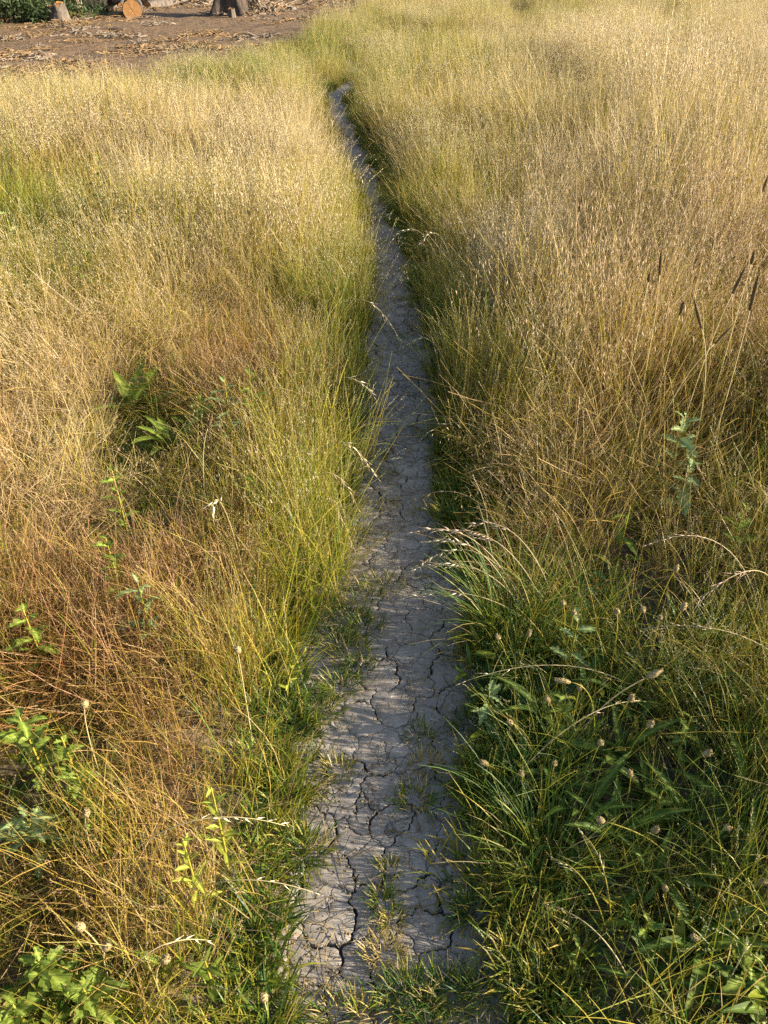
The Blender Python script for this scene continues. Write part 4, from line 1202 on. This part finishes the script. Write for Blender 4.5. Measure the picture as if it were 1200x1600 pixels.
# dark fine tuft with the pale bromes
def clump_thing(px, py, label, n=260, rad=.09, h0=.16, h1=.36):
    b = at(px, py); t = empty('grass_clump', b); r = np.random.default_rng(int(px + py))
    mb = MB()
    for q in range(n):
        a, d = r.uniform(0, 6.283), rad * math.sqrt(r.random())
        leaf_blade(mb, r, np.array([d * math.cos(a), d * math.sin(a), -.005]), r.uniform(h0, h1), r.uniform(.002, .0036), a + r.normal() * .5, abs(r.normal(.3, .3)), r.uniform(.2, 1.1), rnd_stem_col(r), 7)
    mb.obj('green_blades', M['tuft_green'], t)['kind'] = 'stuff'
    mb = MB()
    for q in range(n // 5):
        a, d = r.uniform(0, 6.283), rad * math.sqrt(r.random())
        leaf_blade(mb, r, np.array([d * math.cos(a), d * math.sin(a), -.005]), r.uniform(h0, h1), r.uniform(.0014, .0026), a, abs(r.normal(.4, .3)), r.uniform(.2, 1.1), rnd_stem_col(r), 6)
    mb.obj('dry_blades', M['tuft_dry'], t)['kind'] = 'stuff'
    tag(t, label, 'grass clump')
clump_thing(800, 1000, 'dark green fountain-like grass clump under the pale brome heads')
clump_thing(850, 1360, 'low arching grass clump below the plantains at the path edge', 160, .08, .10, .22)
clump_thing(700, 590, 'fine green grass clump on the right verge halfway along', 200, .10, .12, .28)

# ================================================================== STUMPS, LOGS, BUSHES
def gpos(px, py):
    return at(px, py, 0.03) + np.array([0, 0, 0.02])
def log(px, py, rad, L, az, elev, label, group, seed, mat='bark', cuts=(True, True)):
    """log lying on the ground; px, py: the foot of its near cut face; it runs away along az (radians from +X)"""
    b = gpos(px, py); r = np.random.default_rng(seed)
    t = empty('log', b)
    d = np.array([math.cos(az) * math.cos(elev), math.sin(az) * math.cos(elev), math.sin(elev)])
    n, k = 9, 22
    P = np.array([[0, 0, rad * 0.97]]) + np.outer(np.linspace(0, L, n), d)
    prof = 1 + r.normal(size=k) * 0.035
    mb = MB()
    tube(mb, P, rad * (1 + r.normal(size=n) * 0.02), [.5, .5, 0, 1], k, cap=False, jit=lambda i, j: prof[j] * (1 + r.normal() * 0.015))
    mb.obj('bark', M[mat], t)
    q = Vector(d).to_track_quat('Z', 'Y')
    for e, on in ((0, cuts[0]), (1, cuts[1])):
        if not on: continue
        mb = MB()
        rings = [0.02, 0.35, 0.7, 0.985]
        V, F = [], []
        for a, f in enumerate(rings):
            for j in range(k):
                th = 2 * math.pi * j / k
                V.append((f * rad * 0.985 * math.cos(th), f * rad * 0.985 * math.sin(th), r.normal() * 0.003))
        for a in range(3):
            for j in range(k):
                F.append((a * k + j, a * k + (j + 1) % k, (a + 1) * k + (j + 1) % k, (a + 1) * k + j))
        F.append(tuple(range(k)))
        mb.add(V, F)
        o = mb.obj('cut_face', M['cut'], t)
        o.rotation_euler = q.to_euler()
        o.location = [float(v) for v in (P[0] - d * 0.004 if e == 0 else P[-1] + d * 0.004)]
    return tag(t, label, 'log', group)
LG = 'sawn logs in the clearing'
log(210, 36, .205, 1.5, R(104), 0.0, 'thick sawn log whose round orange cut face looks at the viewer', LG, 1)
log(191, 19, .085, 1.2, R(100), 0.06, 'thin sawn log lying beside the thick one', LG, 2)
log(256, 13, .10, 1.7, R(168), 0.0, 'dark log behind the thick one with a small orange end to the right', LG, 3, 'darkbark')
log(232, 22, .11, 1.0, R(70), 0.0, 'middle-sized log between the thick one and the dark one', LG, 6)
log(158, 26, .06, .9, R(120), 0.9, 'short broken pole leaning up left of the sawn logs', LG, 4, 'bark', (False, True))
log(176, 27, .16, .9, R(172), 0.0, 'dark shaded log lying left of the thick sawn one', LG, 5, 'darkbark', (False, True))
def stump(px, py, r0, r1, h, label, mat, seed, jag_=0.05, roots=6, flare=.45, topmat='cut'):
    b = gpos(px, py); r = np.random.default_rng(seed); t = empty('stump', b)
    k, n = 36, 12
    ph = r.uniform(0, 6.28)
    lob = np.array([1 + flare * max(0, math.cos(roots * 0.5 * (2 * math.pi * j / k) + ph)) ** 2 for j in range(k)])
    V, F = [], []
    hv = h * (1 + np.convolve(r.normal(size=k) * jag_, np.ones(3) / 2, 'same'))
    for i in range(n):
        f = i / (n - 1)
        for j in range(k):
            th = 2 * math.pi * j / k
            fl = (1 - f) ** 1.6
            rad = (r0 * (1 - f) + r1 * f) * (1 + (lob[j] - 1) * fl) * (1 + r.normal() * 0.06 + 0.07 * math.sin(5 * th + seed + 2 * f))
            V.append((rad * math.cos(th), rad * math.sin(th), f * hv[j] - 0.08 * (1 - f)))
    for i in range(n - 1):
        for j in range(k):
            F.append((i * k + j, i * k + (j + 1) % k, (i + 1) * k + (j + 1) % k, (i + 1) * k + j))
    mb = MB(); mb.add(V, F); mb.obj('bark', M[mat], t)
    top = np.array(V[-k:]); c = top.mean(0)
    V2 = np.concatenate([c + (top - c) * 0.97 + [0, 0, .004], c + (top - c) * 0.5 + [0, 0, -.01] + r.normal(size=(k, 3)) * [0, 0, .02], [c]])
    F2 = [(j, (j + 1) % k, k + (j + 1) % k, k + j) for j in range(k)] + [(k + j, k + (j + 1) % k, 2 * k) for j in range(k)]
    mb = MB(); mb.add(V2, F2); mb.obj('cut_top', M[topmat], t)
    return t
tag(stump(95, 42, .19, .17, .36, '', 'bark', 31, .12), 'short stump with a splintered orange top beside the dark bushes', 'stump')
tag(stump(362, 33, .30, .17, 1.2, '', 'darkbark', 32, .04, 9, 1.3), 'big dark stump with flaring roots in the middle of the clearing', 'stump')
tag(stump(364, 38, .085, .07, .22, '', 'bark', 33, .05, 3, .2), 'little pale stub at the foot of the big dark stump', 'stump')
# heaps of torn roots and branches
def brush(px, py, n, rad, hh, label, seed):
    b = gpos(px, py); t = empty('brush_heap', b); r = np.random.default_rng(seed)
    for k in range(n):
        a = r.uniform(0, 6.283); d = rad * math.sqrt(r.random())
        p = np.array([d * math.cos(a), d * math.sin(a), r.uniform(0, hh) * (1 - 0.7 * d / rad)])
        L = r.uniform(.3, .9); az = r.uniform(0, 6.283); e = r.uniform(-.2, .7)
        dv = np.array([math.cos(az) * math.cos(e), math.sin(az) * math.cos(e), math.sin(e)])
        P = np.array([p + dv * L * q + r.normal(size=3) * .02 for q in np.linspace(-.4, .6, 5)])
        P[:, 2] = np.maximum(P[:, 2], 0.0)
        mb = MB(); tube(mb, P, np.linspace(r.uniform(.012, .035), .005, 5), [.5, .5, 0, 1], 6)
        mb.obj('branch', M['twig' if r.random() < .7 else 'chip'], t)
    tag(t, label, 'brush heap')
brush(402, 26, 46, .42, .45, 'heap of torn pale roots leaning on the right of the big stump', 1)
brush(436, 20, 30, .4, .28, 'small brush heap right of the torn roots', 2)
brush(262, 16, 24, .35, .18, 'splinters and bark scraps at the end of the dark log', 3)
brush(300, 14, 40, .8, .25, 'wide low brush heap behind the clearing between log and stump', 4)
brush(520, 4, 44, .9, .35, 'dark brush heap at the top edge above the grass', 5)
brush(470, 8, 30, .9, .22, 'flat scatter of branches at the top edge right of the stump', 6)
b = gpos(187, 57); t = empty('plank', b, R(8)); mb = MB()
tube(mb, [[-.18, 0, .035], [-.05, .01, .04], [.1, 0, .045], [.2, .01, .035]], [.03, .036, .034, .02], [.5, .5, 0, 1], 8)
mb.obj('bark', M['darkbark'], t); tag(t, 'dark slab of bark lying alone on the dirt', 'bark slab')
# wood chips and straw on the dirt
def chip_mesh(seed, n=40):
    r = np.random.default_rng(seed); mb = MB()
    for k in range(n):
        p = np.array([r.uniform(-.3, .3), r.uniform(-.3, .3), r.uniform(.0, .03)])
        az = r.uniform(0, 6.283); L = r.uniform(.03, .17); wd = r.uniform(.006, .022)
        d = np.array([math.cos(az), math.sin(az), r.normal() * .2]); s_ = np.array([-math.sin(az), math.cos(az), r.normal() * .3]) * wd / 2
        u = np.array([0, 0, .006])
        a, c = p - d * L / 2, p + d * L / 2
        V = [a - s_, a + s_, c + s_, c - s_, a - s_ + u, a + s_ + u, c + s_ + u, c - s_ + u]
        mb.add(V, [(0, 3, 2, 1), (4, 5, 6, 7), (0, 1, 5, 4), (1, 2, 6, 5), (2, 3, 7, 6), (3, 0, 4, 7)])
    return mb.mesh('chips', M['chip'] if seed % 3 else M['twig'], False)
src_chip = source('chip_source', [('c', chip_mesh(700 + i)) for i in range(6)])
r = np.random.default_rng(9)
x = r.uniform(-14, 4, 9000); y = r.uniform(9, 32, 9000)
k = (clearing(x, y) > -0.4) & (np.abs(x) < .56 * y + 1.5) & (r.random(9000) < .03 + .45 * sstep(.48, .70, fbm(x, y, .9, 80)))
x, y = x[k], y[k]; n = len(x)
zz = np.array([float(gz(a, c)) + 0.02 + float(fbm(a, c, 1.7, 44)) * 0.10 for a, c in zip(x, y)]) - 0.008
rot = np.column_stack([r.normal(0, .08, n), r.normal(0, .08, n), r.uniform(0, 6.28, n)]); s_ = r.uniform(.6, 1.3, n)
scatter('wood_chips', src_chip, np.column_stack([x, y, zz]), rot, np.column_stack([s_] * 3), r.integers(0, 6, n), np.zeros(n), np.zeros(n), 'pale wood chips and straw strewn over the cleared dirt', 'wood chips')
# straw bits and crumbs on the path
def litter_mesh(seed):
    r = np.random.default_rng(seed); mb = MB()
    for k in range(7):
        p = np.array([r.uniform(-.05, .05), r.uniform(-.05, .05), .002])
        P = stem_pts(p, r.uniform(.012, .06), 1.52, r.uniform(0, 6.28), r.normal() * .03, 4)
        tube(mb, P, [.0006] * 4, [.6, r.uniform(.3, .6), 0, 1], 3)
    for k in range(9):
        p = np.array([r.uniform(-.06, .06), r.uniform(-.06, .06), .001])
        lens(mb, p, r.normal(size=3) * [1, 1, .1], r.uniform(.003, .008), r.uniform(.002, .005), [.35, r.uniform(0, .3), 0.1, 1], r)
    return mb.mesh('litter', M['tuft_dry'])
src_lit = source('litter_source', [('l', litter_mesh(800 + i)) for i in range(5)])
x = r.uniform(-.7, .6, 6000); y = r.uniform(.3, 7, 6000)
pd = pathdist(x, y)
k = (pd < .05) & (r.random(6000) < .30 + .6 * np.exp(-((pd + .01) / .05) ** 2))
x, y = x[k], y[k]; n = len(x)
scatter('straw_litter', src_lit, np.column_stack([x, y, np.array([float(plate_z(a, c)) for a, c in zip(x, y)])]), np.column_stack([np.zeros(n), np.zeros(n), r.uniform(0, 6.28, n)]),
        np.column_stack([r.uniform(.7, 1.3, n)] * 3), r.integers(0, 5, n), np.zeros(n), np.zeros(n), 'bits of straw and crumbs of clay lying on the path', 'litter')

# ---- bushes
def bush(px, py, rad, h, label, seed, mat='bush', nl=13000, group='dark bushes at the far left'):
    b = gpos(px, py); t = empty('bush', b); r = np.random.default_rng(seed)
    mb = MB(); tips = []
    for k in range(9):
        az = r.uniform(0, 6.283); d = r.uniform(.2, .75) * rad
        e = np.array([math.cos(az) * d, math.sin(az) * d, h * r.uniform(.45, .9)])
        P = bezier(np.array([r.normal() * .06, r.normal() * .06, -.05]), np.array([e[0] * .3, e[1] * .3, e[2] * .6]), e, 7)
        tube(mb, P, np.linspace(.03, .006, 7), [.5, .5, 0, 1], 6)
        tips += [P[3], P[4], P[5], P[6]]
    mb.obj('trunk', M['twig'], t)
    mb = MB()
    cl = [np.array([math.cos(a) * math.sqrt(q) * rad * .85, math.sin(a) * math.sqrt(q) * rad * .85, h * (.02 + .9 * z)]) for a, q, z in zip(r.uniform(0, 6.283, 60), r.random(60), r.random(60) ** 1.3)] + tips
    V, F, C = [], [], []
    for k in range(nl):
        c = cl[r.integers(0, len(cl))]
        p = c + r.normal(size=3) * np.array([.20, .20, .17]) * rad
        p[2] = max(p[2], .04)
        L = r.uniform(.06, .14); wd = L * r.uniform(.22, .42)
        d = unit(r.normal(size=3) + np.array([0, 0, -.3])); s_ = unit(np.cross(d, r.normal(size=3))) * wd / 2
        i = len(V)
        V += [p, p + d * L * .5 + s_, p + d * L, p + d * L * .5 - s_]
        F.append((i, i + 1, i + 2, i + 3))
        v = r.uniform(.1, .9); C += [[v, .5, 0, 1]] * 4
    mb.add(V, F, C)
    mb.obj('crown', M[mat], t, smooth=False)
    tag(t, label, 'bush', group)
bush(-50, 46, 1.0, 2.4, 'dark grey-green bush cut by the top left corner', 1)
bush(22, 41, .85, 2.2, 'dark bush directly left of the splintered stump', 2)
bush(128, 34, .62, 2.4, 'bush rising behind the splintered stump', 3)
bush(80, 22, 1.0, 2.8, 'taller bush in the gap behind the front bushes', 4)
bush(-130, 44, 1.1, 2.6, 'dark bush further left of the corner one', 5)
bush(10, 14, 1.2, 3.0, 'bush furthest back behind the top left corner', 6)
bush(330, 8, .5, .7, 'small bright shrub behind the brush left of the big stump', 7, 'shrub', 2200, 'low shrubs behind the clearing')
bush(560, -8, .6, .9, 'low dark shrub at the top edge above the grass', 8, 'bush', 2200, 'low shrubs behind the clearing')
